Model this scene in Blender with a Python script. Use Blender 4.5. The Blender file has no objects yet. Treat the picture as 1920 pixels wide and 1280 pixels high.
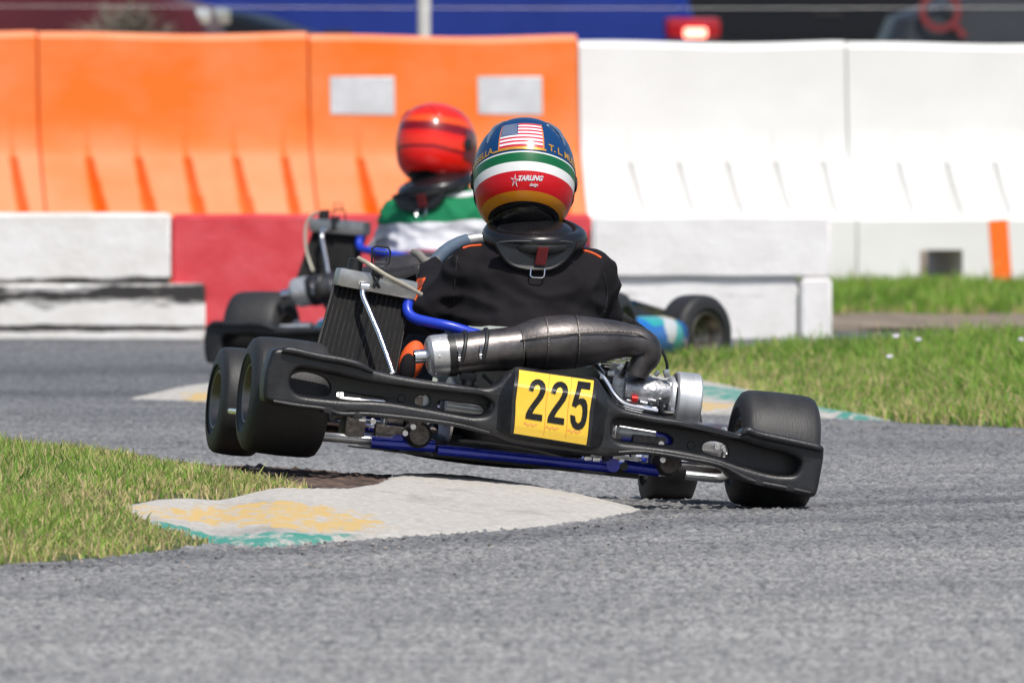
import bpy, bmesh, math, random
import numpy as np
from mathutils import Vector, Matrix, noise
from mathutils.geometry import tessellate_polygon
R = math.radians
random.seed(7); rng = np.random.default_rng(7)
scene = bpy.context.scene
COL = scene.collection

# ------------------------------------------------------------------ camera, sky, sun, exposure
S = 46800.0; H = 1.15; HZ = 55.0          # px*m of the long lens, eye height, horizon row of the 1920 px photo
cam_d = bpy.data.cameras.new('camera'); cam = bpy.data.objects.new('camera', cam_d); COL.objects.link(cam)
cam.location = (0, 0, H)
cam.rotation_euler = (R(90) - math.atan(585 / S), 0, 0)
cam_d.sensor_width = 36; cam_d.lens = S / 1920 * 36
cam_d.clip_start = 0.5; cam_d.clip_end = 3000
cam_d.dof.use_dof = True; cam_d.dof.focus_distance = 59.9; cam_d.dof.aperture_fstop = 20
scene.camera = cam
SUN_EL, SUN_AZ = R(58), R(24)             # azimuth measured to the right of straight behind the camera
sdir = Vector((math.sin(SUN_AZ) * math.cos(SUN_EL), -math.cos(SUN_AZ) * math.cos(SUN_EL), math.sin(SUN_EL)))
world = bpy.data.worlds.new('World'); scene.world = world; world.use_nodes = True
wn = world.node_tree.nodes; wl = world.node_tree.links
sky = wn.new('ShaderNodeTexSky'); sky.sky_type = 'NISHITA'; sky.sun_disc = False
sky.sun_elevation = SUN_EL; sky.sun_rotation = math.atan2(sdir.x, sdir.y)
sky.dust_density = 2.0; sky.air_density = 1.0
bg = wn['Background']; bg.inputs['Strength'].default_value = 0.12
wl.new(sky.outputs[0], bg.inputs['Color'])
sun_d = bpy.data.lights.new('sun', 'SUN'); sun = bpy.data.objects.new('sun', sun_d); COL.objects.link(sun)
sun_d.energy = 4.0; sun_d.angle = R(0.6); sun_d.color = (1, 0.955, 0.89)
sun.rotation_euler = sdir.to_track_quat('Z', 'Y').to_euler(); sun.location = sdir * 50
scene.view_settings.view_transform = 'Standard'; scene.view_settings.look = 'None'
scene.view_settings.exposure = 0.02; scene.view_settings.gamma = 1

# ------------------------------------------------------------------ materials
def newmat(name):
    m = bpy.data.materials.new(name); m.use_nodes = True
    return m, m.node_tree.nodes, m.node_tree.links, m.node_tree.nodes['Principled BSDF']
def mat(name, col, rough=0.6, metal=0.0, var=0.12, scale=30, bump=0.0, bscale=80, coat=0.0, spec=0.5, rvar=0.1, stretch=(1, 1, 1), aniso=0, col2=None, thr=None):
    m, n, l, b = newmat(name)
    tc = n.new('ShaderNodeTexCoord'); mp = n.new('ShaderNodeMapping'); mp.inputs['Scale'].default_value = stretch
    l.new(tc.outputs['Object'], mp.inputs['Vector'])
    nz = n.new('ShaderNodeTexNoise'); nz.inputs['Scale'].default_value = scale; nz.inputs['Detail'].default_value = 5; nz.inputs['Roughness'].default_value = 0.6
    l.new(mp.outputs[0], nz.inputs['Vector'])
    rp = n.new('ShaderNodeValToRGB')
    c = Vector(col)
    lo = c * (1 - var); hi = Vector([min(1, x * (1 + var)) for x in c])
    if col2 is not None: hi = Vector(col2); lo = c
    a, bb = thr if thr else (0.3, 0.7)
    rp.color_ramp.elements[0].position = a; rp.color_ramp.elements[1].position = bb
    rp.color_ramp.elements[0].color = (*lo, 1); rp.color_ramp.elements[1].color = (*hi, 1)
    l.new(nz.outputs[0], rp.inputs[0]); l.new(rp.outputs[0], b.inputs['Base Color'])
    mr = n.new('ShaderNodeMapRange'); mr.inputs[3].default_value = max(0.02, rough - rvar); mr.inputs[4].default_value = min(1, rough + rvar)
    l.new(nz.outputs[0], mr.inputs[0]); l.new(mr.outputs[0], b.inputs['Roughness'])
    b.inputs['Metallic'].default_value = metal; b.inputs['Coat Weight'].default_value = coat
    b.inputs['Coat Roughness'].default_value = 0.05; b.inputs['Specular IOR Level'].default_value = spec
    if bump:
        nb = n.new('ShaderNodeTexNoise'); nb.inputs['Scale'].default_value = bscale; nb.inputs['Detail'].default_value = 3
        l.new(mp.outputs[0], nb.inputs['Vector'])
        bp = n.new('ShaderNodeBump'); bp.inputs['Strength'].default_value = bump; bp.inputs['Distance'].default_value = 0.004
        l.new(nb.outputs[0], bp.inputs['Height']); l.new(bp.outputs[0], b.inputs['Normal'])
    return m
M = {}
M['rubber'] = mat('tyre_rubber', (0.024, 0.0235, 0.024), 0.56, var=0.35, scale=14, bump=0.25, bscale=260, stretch=(1, .25, .25))
M['plastic'] = mat('black_plastic', (0.0145, 0.0148, 0.0165), 0.42, var=0.5, scale=22, bump=0.16, bscale=260, rvar=.16)
M['black'] = mat('black_part', (0.012, 0.012, 0.013), 0.45, var=0.2)
M['tray'] = mat('floor_tray', (0.012, 0.012, 0.013), 0.5)
M['chrome'] = mat('chrome', (0.75, 0.76, 0.78), 0.14, 1, var=0.05, rvar=.05)
M['alu'] = mat('brushed_aluminium', (0.62, 0.61, 0.60), 0.38, .7, var=0.12, scale=60)
M['cast'] = mat('cast_alloy', (0.42, 0.42, 0.43), 0.48, 1, var=0.3, scale=50, bump=.5, bscale=120)
M['dullalu'] = mat('dull_aluminium', (0.60, 0.61, 0.62), 0.45, .7, var=0.15, scale=40, stretch=(1, .2, .2))
M['steel'] = mat('exhaust_steel', (0.110, 0.101, 0.100), 0.42, .8, var=0.35, scale=16, bump=.15, bscale=90, rvar=.14)
M['steel2'] = mat('silencer_steel', (0.17, 0.155, 0.15), 0.38, .9, var=0.4, scale=20, bump=.12, bscale=70, rvar=.12)
M['weld'] = mat('weld_steel', (0.16, 0.145, 0.135), 0.5, .9, var=.4, scale=150, bump=.6, bscale=200)
M['tank'] = mat('radiator_tank', (0.40, 0.39, 0.375), 0.33, .85, var=.25, scale=25)
M['core'] = mat('radiator_fins', (0.0085, 0.0085, 0.009), 0.7, 0, var=.4, scale=60, spec=.15)
M['darkcast'] = mat('dark_cast', (0.10, 0.09, 0.085), 0.45, .8, var=.5, scale=60, bump=.6)
M['fitting'] = mat('plated_fitting', (0.45, 0.46, 0.48), 0.28, 1, var=.4, scale=50)
M['finline'] = mat('radiator_tubes', (0.048, 0.045, 0.042), 0.6, .2, var=.4, scale=40, spec=.2)
M['bluehose'] = mat('blue_silicone', (0.012, 0.045, 0.50), 0.34, var=.1)
M['blueframe'] = mat('blue_frame_paint', (0.008, 0.022, 0.34), 0.25, .3, var=.25, coat=.6)
M['greygrip'] = mat('grey_suede', (0.085, 0.125, 0.18), 0.75, var=.15, bump=.3)
M['clear'] = mat('milky_hose', (0.38, 0.35, 0.28), 0.3, var=.1)
M['orange'] = mat('orange_cloth', (0.85, 0.11, 0.015), 0.7)
M['suit'] = mat('black_suit_cloth', (0.0085, 0.0070, 0.0088), 0.85, var=.3, scale=9, bump=.35, bscale=420, spec=.25)
M['collar'] = mat('collar_vinyl', (0.007, 0.007, 0.008), 0.28, var=.2, rvar=.08)
M['collarpanel'] = mat('collar_panel_cloth', (0.012, 0.015, 0.019), 0.5, var=.2)
M['redtag'] = mat('dark_red_webbing', (0.16, 0.012, 0.014), 0.7, var=.3, scale=120)
M['red'] = mat('red_anodised', (0.5, 0.01, 0.01), 0.35, .4)
M['yellow'] = mat('yellow_plate', (0.90, 0.56, 0.045), 0.32, var=.05, scale=12, col2=(0.93, 0.62, 0.075))
M['digit'] = mat('black_vinyl', (0.008, 0.008, 0.008), 0.3)
M['pink'] = mat('pink_print', (0.80, 0.28, 0.12), 0.5)
M['white'] = mat('white_cloth', (0.72, 0.72, 0.74), 0.8, var=.06)
M['seat'] = mat('seat_shell', (0.36, 0.40, 0.36), 0.4)
M['brownpod'] = mat('brown_sidepod', (0.10, 0.060, 0.055), 0.35, var=.2, scale=8, coat=.3)
M['gold'] = mat('gold_foil', (0.75, 0.38, 0.06), 0.3, .5, var=.15)
M['rim'] = mat('rim_metal', (0.20, 0.18, 0.155), 0.4, .9, var=.2)
M['fw'] = mat('flag_white', (0.80, 0.80, 0.82), 0.25, coat=.8)
M['fr'] = mat('flag_red', (0.55, 0.02, 0.05), 0.25, coat=.8)
M['fb'] = mat('flag_blue', (0.015, 0.06, 0.17), 0.25, coat=.8)
M['fg'] = mat('flag_gold_border', (0.75, 0.22, 0.03), 0.25, coat=.8)
M['asphaltcar'] = mat('car_rubber', (0.02, 0.02, 0.02), 0.8)
M['glass'] = mat('car_glass', (0.006, 0.007, 0.009), 0.08, 0, spec=.5)
M['lampred'] = mat('tail_lamp_red', (0.36, 0.006, 0.014), 0.2, coat=.3)
M['lampdark'] = mat('dark_red_visor', (.12, .004, .008), .12, coat=1)
M['lampclear'] = mat('headlamp', (0.7, 0.7, 0.66), 0.12, .6)
M['post'] = mat('white_post_paint', (0.62, 0.62, 0.60), 0.5)
M['wire'] = mat('fence_wire', (0.35, 0.35, 0.36), 0.4, .8)
M['reflect'] = mat('reflective_sheet', (0.56, 0.58, 0.61), 0.4, 0, var=.12, scale=9)
M['spray'] = mat('orange_spray', (0.95, 0.17, 0.01), 0.6, var=.08)

def bandmat(name, stops, rough=.2, coat=.9, metal=0.0, axis=2, lo=-.15, hi=.15, wob=0.0):
    """constant colour bands by object-space height (paint scheme of a helmet or a suit)"""
    m, n, l, b = newmat(name)
    tc = n.new('ShaderNodeTexCoord'); sp = n.new('ShaderNodeSeparateXYZ'); l.new(tc.outputs['Object'], sp.inputs[0])
    mr = n.new('ShaderNodeMapRange'); mr.inputs[1].default_value = lo; mr.inputs[2].default_value = hi
    src = sp.outputs[axis]
    if wob:
        nz = n.new('ShaderNodeTexNoise'); nz.inputs['Scale'].default_value = 9; l.new(tc.outputs['Object'], nz.inputs['Vector'])
        ma = n.new('ShaderNodeMath'); ma.operation = 'MULTIPLY_ADD'; ma.inputs[1].default_value = wob
        l.new(nz.outputs[0], ma.inputs[0]); l.new(src, ma.inputs[2]); src = ma.outputs[0]
    l.new(src, mr.inputs[0])
    rp = n.new('ShaderNodeValToRGB'); rp.color_ramp.interpolation = 'CONSTANT'
    el = rp.color_ramp.elements
    while len(el) > 1: el.remove(el[-1])
    el[0].position = 0; el[0].color = (*stops[0][1], 1)
    for z, c in stops[1:]:
        e = el.new((z - lo) / (hi - lo)); e.color = (*c, 1)
    l.new(mr.outputs[0], rp.inputs[0])
    nz2 = n.new('ShaderNodeTexNoise'); nz2.inputs['Scale'].default_value = 14; nz2.inputs['Detail'].default_value = 6; l.new(tc.outputs['Object'], nz2.inputs['Vector'])
    mx = n.new('ShaderNodeMix'); mx.data_type = 'RGBA'; mx.blend_type = 'MULTIPLY'; mx.inputs[0].default_value = .5
    l.new(rp.outputs[0], mx.inputs[6]); l.new(nz2.outputs[0], mx.inputs[7]); 
    mg = n.new('ShaderNodeMix'); mg.data_type = 'RGBA'; mg.blend_type = 'MIX'; mg.inputs[0].default_value = .75
    l.new(mx.outputs[2], mg.inputs[6]); l.new(rp.outputs[0], mg.inputs[7])
    l.new(mg.outputs[2], b.inputs['Base Color'])
    b.inputs['Roughness'].default_value = rough; b.inputs['Coat Weight'].default_value = coat; b.inputs['Metallic'].default_value = metal
    b.inputs['Coat Roughness'].default_value = .04; b.inputs['Specular IOR Level'].default_value = .2
    return m
M['helmet1'] = bandmat('tricolour_helmet_paint', [
    (-.2, (.006, .006, .007)), (-.118, (.006, .006, .007)), (-.113, (.56, .20, .006)), (-.094, (.56, .002, .008)),
    (-.050, (.78, .78, .77)), (-.026, (.003, .125, .040)), (-.003, (.72, .76, .72)), (.0005, (.003, .045, .15))], rough=.4, coat=.4)
M['helmet2'] = bandmat('red_helmet_paint', [
    (-.2, (.01, .006, .006)), (-.105, (.80, .008, .006)), (-.035, (.28, .003, .006)), (-.022, (.85, .03, .01)), (.012, (.80, .012, .006)), (.03, (.22, .002, .008)),
    (.062, (.85, .08, .01)), (.085, (.82, .02, .008)), (.108, (.30, .02, .02)), (.114, (.80, .03, .02))], rough=.3, coat=.6, wob=.02)
M['suit2'] = bandmat('white_green_suit', [(-2, (.68, .68, .72)), (.205, (.40, .14, .19)), (.255, (.68, .68, .72)), (.345, (.012, .20, .085)), (.43, (.68, .68, .7)), (.445, (.012, .20, .085))],
                     rough=.8, coat=0, lo=-.2, hi=.6, wob=.03)

# ------------------------------------------------------------------ mesh building
class MB:
    def __init__(s): s.v = []; s.f = []; s.m = []; s.mi = 0
    def add(s, vs, fs):
        o = len(s.v); s.v += [tuple(v) for v in vs]; s.f += [tuple(i + o for i in f) for f in fs]; s.m += [s.mi] * len(fs); return s
    def box(s, c, size, rot=None, bev=0.0):
        bm = bmesh.new(); bmesh.ops.create_cube(bm, size=1)
        bmesh.ops.scale(bm, vec=size, verts=bm.verts)
        if bev: bmesh.ops.bevel(bm, geom=list(bm.edges), offset=bev, segments=2, affect='EDGES', profile=.7)
        mt = Matrix.Translation(c) @ (rot.to_4x4() if rot else Matrix())
        bm.verts.ensure_lookup_table(); bm.verts.index_update()
        s.add([mt @ v.co for v in bm.verts], [[v.index for v in f.verts] for f in bm.faces]); bm.free(); return s
    def tube(s, pts, r, n=12, smooth=True, caps=True, closed=False, sub=4, flat=1.0):
        pts = [Vector(p) for p in pts]
        rr = list(r) if isinstance(r, (list, tuple)) else [r] * len(pts)
        if smooth and len(pts) > 2:
            P, Q = [], []; N = len(pts); rng_ = N if closed else N - 1
            for i in range(rng_):
                g = (lambda k: pts[k % N]) if closed else (lambda k: pts[max(0, min(N - 1, k))])
                p0, p1, p2, p3 = g(i - 1), g(i), g(i + 1), g(i + 2)
                for j in range(sub):
                    t = j / sub
                    P.append(0.5 * ((2 * p1) + (p2 - p0) * t + (2 * p0 - 5 * p1 + 4 * p2 - p3) * t * t + (3 * p1 - p0 - 3 * p2 + p3) * t ** 3))
                    Q.append(rr[i] * (1 - t) + rr[(i + 1) % N] * t)
            if not closed: P.append(pts[-1]); Q.append(rr[-1])
            pts, rr = P, Q
        N = len(pts); vs = []; nrm = None
        for i, p in enumerate(pts):
            a = pts[(i + 1) % N] if (closed or i < N - 1) else p
            b = pts[i - 1] if (closed or i > 0) else p
            t = (a - b).normalized()
            if nrm is None: nrm = t.orthogonal().normalized() if abs(t.z) > .9 else Vector((0, 0, 1)).cross(t).normalized()
            nrm = (nrm - t * nrm.dot(t)).normalized(); bn = t.cross(nrm)
            for k in range(n):
                an = 2 * math.pi * k / n
                vs.append(p + (nrm * math.cos(an) + bn * math.sin(an) * flat) * rr[i])
        fs = []
        for i in range(N if closed else N - 1):
            j = (i + 1) % N
            for k in range(n):
                k2 = (k + 1) % n; fs.append((i * n + k, i * n + k2, j * n + k2, j * n + k))
        if caps and not closed: fs.append(tuple(range(n))[::-1]); fs.append(tuple((N - 1) * n + k for k in range(n)))
        return s.add(vs, fs)
    def lathe(s, prof, axis0, axis, n=32, closed=False):
        """prof: (along, radius) list turned about the axis"""
        ax = Vector(axis).normalized(); o = Vector(axis0); u = ax.orthogonal().normalized(); w = ax.cross(u); vs = []
        for a, r in prof:
            for k in range(n):
                t = 2 * math.pi * k / n; vs.append(o + ax * a + (u * math.cos(t) + w * math.sin(t)) * r)
        fs = []; P = len(prof)
        for i in range(P if closed else P - 1):
            j = (i + 1) % P
            for k in range(n):
                k2 = (k + 1) % n; fs.append((i * n + k, i * n + k2, j * n + k2, j * n + k))
        return s.add(vs, fs)
    def ell(s, c, rad, n=20, m=12, rot=None):
        vs = []; fs = []; c = Vector(c)
        for i in range(m + 1):
            ph = -math.pi / 2 + math.pi * i / m
            for k in range(n):
                t = 2 * math.pi * k / n
                p = Vector((rad[0] * math.cos(ph) * math.cos(t), rad[1] * math.cos(ph) * math.sin(t), rad[2] * math.sin(ph)))
                if rot: p = rot @ p
                vs.append(c + p)
        for i in range(m):
            for k in range(n):
                k2 = (k + 1) % n; fs.append((i * n + k, i * n + k2, (i + 1) * n + k2, (i + 1) * n + k))
        return s.add(vs, fs)
    def cap(s, p0, p1, r0, r1, n=16):
        p0, p1 = Vector(p0), Vector(p1); ln = (p1 - p0).length; pr = []
        for i in range(6): a = math.pi / 2 * (1 - i / 5); pr.append((-r0 * math.sin(a), max(r0 * math.cos(a), 1e-4)))
        for i in range(6): a = math.pi / 2 * i / 5; pr.append((ln + r1 * math.sin(a), max(r1 * math.cos(a), 1e-4)))
        return s.lathe(pr, p0, p1 - p0, n)
    def prism(s, poly, d0, d1, mp):
        """poly 2D, mp(x, y, d) -> 3D"""
        n = len(poly); vs = [mp(x, y, d0) for x, y in poly] + [mp(x, y, d1) for x, y in poly]
        tri = tessellate_polygon([[Vector((x, y, 0)) for x, y in poly]])
        fs = [tuple(t) for t in tri] + [tuple(i + n for i in t)[::-1] for t in tri] + [(i, (i + 1) % n, n + (i + 1) % n, n + i) for i in range(n)]
        return s.add(vs, fs)
    def mesh(s, name, mats, sharp=35, fix=True):
        me = bpy.data.meshes.new(name); me.from_pydata(s.v, [], s.f); me.update()
        for m in (mats if isinstance(mats, list) else [mats]): me.materials.append(m)
        me.polygons.foreach_set('material_index', s.m)
        if fix:
            bm = bmesh.new(); bm.from_mesh(me); bmesh.ops.remove_doubles(bm, verts=bm.verts, dist=1e-6); bmesh.ops.recalc_face_normals(bm, faces=bm.faces); bm.to_mesh(me); bm.free()
        me.shade_smooth(); me.set_sharp_from_angle(angle=R(sharp))
        return me
    def build(s, name, mats, parent=None, mw=None, sharp=35, fix=True):
        return link(name, s.mesh(name, mats, sharp, fix), parent, mw)
def split(q, name, mats, parent=None):
    """one object per separate piece"""
    par = list(range(len(q.v)))
    def find(a):
        while par[a] != a: par[a] = par[par[a]]; a = par[a]
        return a
    for f in q.f:
        r = find(f[0])
        for i in f[1:]: par[find(i)] = r
    groups = {}
    for f in q.f: groups.setdefault(find(f[0]), []).append(f)
    for fs in groups.values():
        idx = sorted({i for f in fs for i in f}); mp = {a: b for b, a in enumerate(idx)}
        m = MB(); m.add([q.v[i] for i in idx], [tuple(mp[i] for i in f) for f in fs]); m.build(name, mats, parent)
def link(name, me, parent=None, mw=None):
    o = bpy.data.objects.new(name, me); COL.objects.link(o)
    if parent is not None: o.parent = parent
    if mw is not None: o.matrix_basis = mw
    return o
def empty(name, mw=None, parent=None):
    o = bpy.data.objects.new(name, None); COL.objects.link(o); o.empty_display_size = .1
    if parent is not None: o.parent = parent
    if mw is not None: o.matrix_basis = mw
    return o
def tag(o, label=None, cat=None, group=None, kind=None):
    if label: o['label'] = label
    if cat: o['category'] = cat
    if group: o['group'] = group
    if kind: o['kind'] = kind
    return o
def evalmesh(ob, name):
    bpy.context.view_layer.update()
    dg = bpy.context.evaluated_depsgraph_get(); me = bpy.data.meshes.new_from_object(ob.evaluated_get(dg)); me.name = name
    d = ob.data; bpy.data.objects.remove(ob); return me
def curve_plate(loops, half, bev, mp, name, mats, smooth=True, sub=4, res=3):
    cu = bpy.data.curves.new('tmp', 'CURVE'); cu.dimensions = '2D'; cu.fill_mode = 'BOTH'; cu.extrude = max(half - bev, 0); cu.bevel_depth = bev; cu.bevel_resolution = res; cu.offset = -bev
    for lp in loops:
        if smooth:
            N = len(lp); q = []
            for i in range(N):
                p0, p1, p2, p3 = [Vector(lp[(i + k) % N]) for k in (-1, 0, 1, 2)]
                for j in range(sub):
                    t = j / sub; q.append(0.5 * ((2 * p1) + (p2 - p0) * t + (2 * p0 - 5 * p1 + 4 * p2 - p3) * t * t + (3 * p1 - p0 - 3 * p2 + p3) * t ** 3))
            lp = q
        sp = cu.splines.new('POLY'); sp.points.add(len(lp) - 1)
        for i, p in enumerate(lp): sp.points[i].co = (p[0], p[1], 0, 1)
        sp.use_cyclic_u = True
    ob = bpy.data.objects.new('tmp', cu); COL.objects.link(ob); me = evalmesh(ob, name)
    for v in me.vertices: v.co = mp(v.co.x, v.co.y, v.co.z)
    me.materials.clear(); me.materials.append(mats)
    bm = bmesh.new(); bm.from_mesh(me); bmesh.ops.remove_doubles(bm, verts=bm.verts, dist=1e-5); bmesh.ops.recalc_face_normals(bm, faces=bm.faces); bm.to_mesh(me); bm.free()
    me.shade_smooth(); me.set_sharp_from_angle(angle=R(40)); return me
def text_mesh(txt, size=1.0, shear=0.0, extrude=0.0, bold=0.0):
    cu = bpy.data.curves.new('tmp', 'FONT'); cu.body = txt; cu.size = size; cu.shear = shear; cu.extrude = extrude; cu.offset = bold; cu.resolution_u = 3
    cu.align_x = 'CENTER'; cu.align_y = 'CENTER'
    ob = bpy.data.objects.new('tmp', cu); COL.objects.link(ob); return evalmesh(ob, 'text')
def fuse(mb, name, mats, voxel=.008, smooth=6, wrinkle=0.0, wscale=9):
    """weld overlapping volumes into one continuous skin"""
    ob = mb.build('tmp', mats); md = ob.modifiers.new('r', 'REMESH'); md.mode = 'VOXEL'; md.voxel_size = voxel; md.use_smooth_shade = True
    sm = ob.modifiers.new('s', 'SMOOTH'); sm.factor = .5; sm.iterations = smooth
    me = evalmesh(ob, name)
    if wrinkle:
        nn = [v.normal.copy() for v in me.vertices]
        for v, nr in zip(me.vertices, nn):
            p = v.co; q = Vector((p.x * wscale, p.y * wscale, p.z * wscale * 2.3))
            w = noise.noise(q + Vector((3, 1, 2)) + .6 * noise.noise_vector(p * 7)); w2 = noise.noise(Vector((p.x * 26 + p.z * 18, p.y * 24, p.z * 34 - p.x * 12)))
            v.co = p + nr * wrinkle * ((1 - abs(w)) ** 2 - .6 + .22 * w2)
        me.update()
    me.materials.clear()
    for m in (mats if isinstance(mats, list) else [mats]): me.materials.append(m)
    me.shade_smooth(); return me

def W(px, py, d): return Vector(((px - 960) * d / S, d, H - (py - HZ) * d / S))
def G(px, py, z=0.0):                       # ground point under a pixel of the photo
    d = S * (H - z) / (py - HZ); return Vector(((px - 960) * d / S, d, z))

# ------------------------------------------------------------------ track, soil, grass, kerbs
def asphalt():
    m, n, l, b = newmat('asphalt')
    tc = n.new('ShaderNodeTexCoord')
    def nz(scale, det=3, st=(1, 1, 1), rough=.6):
        mp = n.new('ShaderNodeMapping'); mp.inputs['Scale'].default_value = st; l.new(tc.outputs['Object'], mp.inputs[0])
        t = n.new('ShaderNodeTexNoise'); t.inputs['Scale'].default_value = scale; t.inputs['Detail'].default_value = det; t.inputs['Roughness'].default_value = rough
        l.new(mp.outputs[0], t.inputs['Vector']); return t.outputs[0]
    def ramp(src, a, ca, bb, cb):
        r = n.new('ShaderNodeValToRGB'); e = r.color_ramp.elements; e[0].position = a; e[1].position = bb; e[0].color = (*ca, 1); e[1].color = (*cb, 1); l.new(src, r.inputs[0]); return r.outputs[0]
    def mix(f, a, bb, mode='MULTIPLY'):
        x = n.new('ShaderNodeMix'); x.data_type = 'RGBA'; x.blend_type = mode
        if isinstance(f, float): x.inputs[0].default_value = f
        else: l.new(f, x.inputs[0])
        l.new(a, x.inputs[6]); l.new(bb, x.inputs[7]); return x.outputs[2]
    st = ramp(nz(140, 3, rough=.7), .32, (.108, .108, .107), .68, (.262, .26, .255))
    ha = n.new('ShaderNodeAttribute'); ha.attribute_name = 'stone'
    st = mix(.8, st, ramp(ha.outputs['Fac'], .10, (.26, .265, .275), .92, (1.9, 1.88, 1.85)))
    big = ramp(nz(1.6, 5, (.7, .18, 1)), .35, (.90, .90, .91), .65, (1.05, 1.04, 1.03))
    # rubbered-in racing line: long soft dark streaks running with the track
    sk = ramp(nz(2.0, 6, (.10, 1.5, 1), .7), .46, (1, 1, 1), .66, (.60, .62, .66))
    gr = n.new('ShaderNodeSeparateXYZ'); l.new(tc.outputs['Object'], gr.inputs[0])
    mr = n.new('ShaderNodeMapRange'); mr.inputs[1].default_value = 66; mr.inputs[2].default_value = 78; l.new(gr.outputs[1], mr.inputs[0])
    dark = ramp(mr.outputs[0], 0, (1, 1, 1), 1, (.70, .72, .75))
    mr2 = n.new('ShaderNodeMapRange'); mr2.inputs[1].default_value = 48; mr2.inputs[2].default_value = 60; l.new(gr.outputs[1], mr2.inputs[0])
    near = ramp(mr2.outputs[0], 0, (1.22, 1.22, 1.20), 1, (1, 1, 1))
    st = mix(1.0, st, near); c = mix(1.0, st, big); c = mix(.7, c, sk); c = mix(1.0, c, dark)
    ra = n.new('ShaderNodeAttribute'); ra.attribute_name = 'rub'; rn = n.new('ShaderNodeMath'); rn.operation = 'MULTIPLY'
    l.new(ra.outputs['Fac'], rn.inputs[0]); rr = ramp(nz(3, 6, (.5, 4, 1), .7), .3, (.35, .35, .35), .65, (1, 1, 1)); l.new(rr, rn.inputs[1])
    c = mix(1.0, c, ramp(rn.outputs[0], 0, (1, 1, 1), 1, (.34, .35, .38)))
    l.new(c, b.inputs['Base Color']); b.inputs['Roughness'].default_value = .72; b.inputs['Specular IOR Level'].default_value = .35
    return m
M['asphalt'] = asphalt()
M['soil'] = mat('sandy_soil', (0.13, 0.095, 0.065), .95, var=.3, scale=3, bump=.6, bscale=30, col2=(.33, .27, .2), thr=(.35, .7))
M['turfsoil'] = mat('turf_soil', (0.045, 0.07, 0.02), .95, scale=5, bump=.8, bscale=40, col2=(.17, .14, .06), thr=(.45, .75))
M['dirt'] = mat('dark_dirt_edge', (0.030, 0.020, 0.016), .9, scale=9, bump=.8, bscale=50, col2=(.15, .095, .07), thr=(.42, .7))

def grid_sheet(x0, x1, y0, y1, sx, sy, zf):
    xs = np.arange(x0, x1 + 1e-6, sx); ys = np.arange(y0, y1 + 1e-6, sy); X, Y = np.meshgrid(xs, ys)
    Z = zf(X, Y); nx, ny = len(xs), len(ys)
    V = np.stack([X, Y, Z], -1).reshape(-1, 3)
    i = np.arange(nx * ny).reshape(ny, nx); F = np.stack([i[:-1, :-1], i[:-1, 1:], i[1:, 1:], i[1:, :-1]], -1).reshape(-1, 4)
    return V, F
def npmesh(name, V, F, mats, attrs=None, smooth=True):
    me = bpy.data.meshes.new(name); k = F.shape[1]
    me.vertices.add(len(V)); me.vertices.foreach_set('co', V.astype(np.float32).ravel())
    me.loops.add(F.size); me.loops.foreach_set('vertex_index', F.astype(np.int32).ravel())
    me.polygons.add(len(F)); me.polygons.foreach_set('loop_start', np.arange(0, F.size, k, dtype=np.int32)); me.polygons.foreach_set('loop_total', np.full(len(F), k, dtype=np.int32))
    me.polygons.foreach_set('use_smooth', np.full(len(F), smooth)); me.update(calc_edges=True)
    for nm, a in (attrs or {}).items():
        at = me.attributes.new(nm, 'FLOAT', 'POINT'); at.data.foreach_set('value', a.astype(np.float32))
    me.materials.append(mats); return me
def sdist(P, X, Y):
    """signed distance to polygon P, positive inside"""
    P = np.array(P, float); d = np.full(X.shape, 1e9); ins = np.zeros(X.shape, bool); n = len(P)
    for i in range(n):
        a, b = P[i], P[(i + 1) % n]; e = b - a; wx, wy = X - a[0], Y - a[1]
        t = np.clip((wx * e[0] + wy * e[1]) / (e @ e), 0, 1); d = np.minimum(d, np.hypot(wx - e[0] * t, wy - e[1] * t))
        c = ((a[1] <= Y) & (b[1] > Y)) | ((b[1] <= Y) & (a[1] > Y))
        with np.errstate(divide='ignore', invalid='ignore'): xi = a[0] + (Y - a[1]) / (b[1] - a[1]) * e[0]
        ins ^= c & (X < xi)
    return np.where(ins, d, -d)
def inpoly(P, X, Y): return sdist(P, X, Y) > 0

def rough_z(X, Y):
    z = rng.normal(0, 1, X.shape); z = (z + .6 * np.roll(z, 1, 1)) / 1.17
    return z * .0022
V, F = grid_sheet(-2.2, 2.2, 41, 91.5, .0062, .036, rough_z)
pY = HZ + S * H / V[:, 1]; pX = 960 + V[:, 0] * S / V[:, 1]; rub = np.zeros(len(V))
for line, wd, amt in (([(-400, 1085), (0, 1068), (300, 1046), (640, 1028), (1000, 1004), (1300, 978), (2300, 962)], 13, .75), ([(900, 962), (1210, 962), (1420, 953), (1700, 942), (2300, 925)], 7, .8), ([(900, 935), (1220, 940), (1500, 925), (2300, 905)], 8, .45),
                      ([(-400, 1120), (500, 1092), (1200, 1042), (1700, 1000), (2300, 985)], 22, .35), ([(-400, 735), (400, 741), (900, 760)], 8, .8), ([(-400, 690), (400, 694), (900, 700)], 14, .75), ([(-400, 765), (500, 790), (1000, 850)], 9, .35), ([(-400, 1210), (900, 1150), (2300, 1060)], 26, .22), ([(1500, 830), (2300, 850)], 12, .4)):
    lx, ly = zip(*line); dd = pY - np.interp(pX, lx, ly); rub = np.maximum(rub, amt * np.exp(-(dd / wd) ** 2))
track = link('track', npmesh('track', V, F, M['asphalt'], {'rub': rub, 'stone': np.clip(.5 + V[:, 2] / .0100 + rng.normal(0, .2, len(V)), 0, 1)})); tag(track, 'grey asphalt track with coarse aggregate and rubber streaks', 'track', kind='structure')
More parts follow.
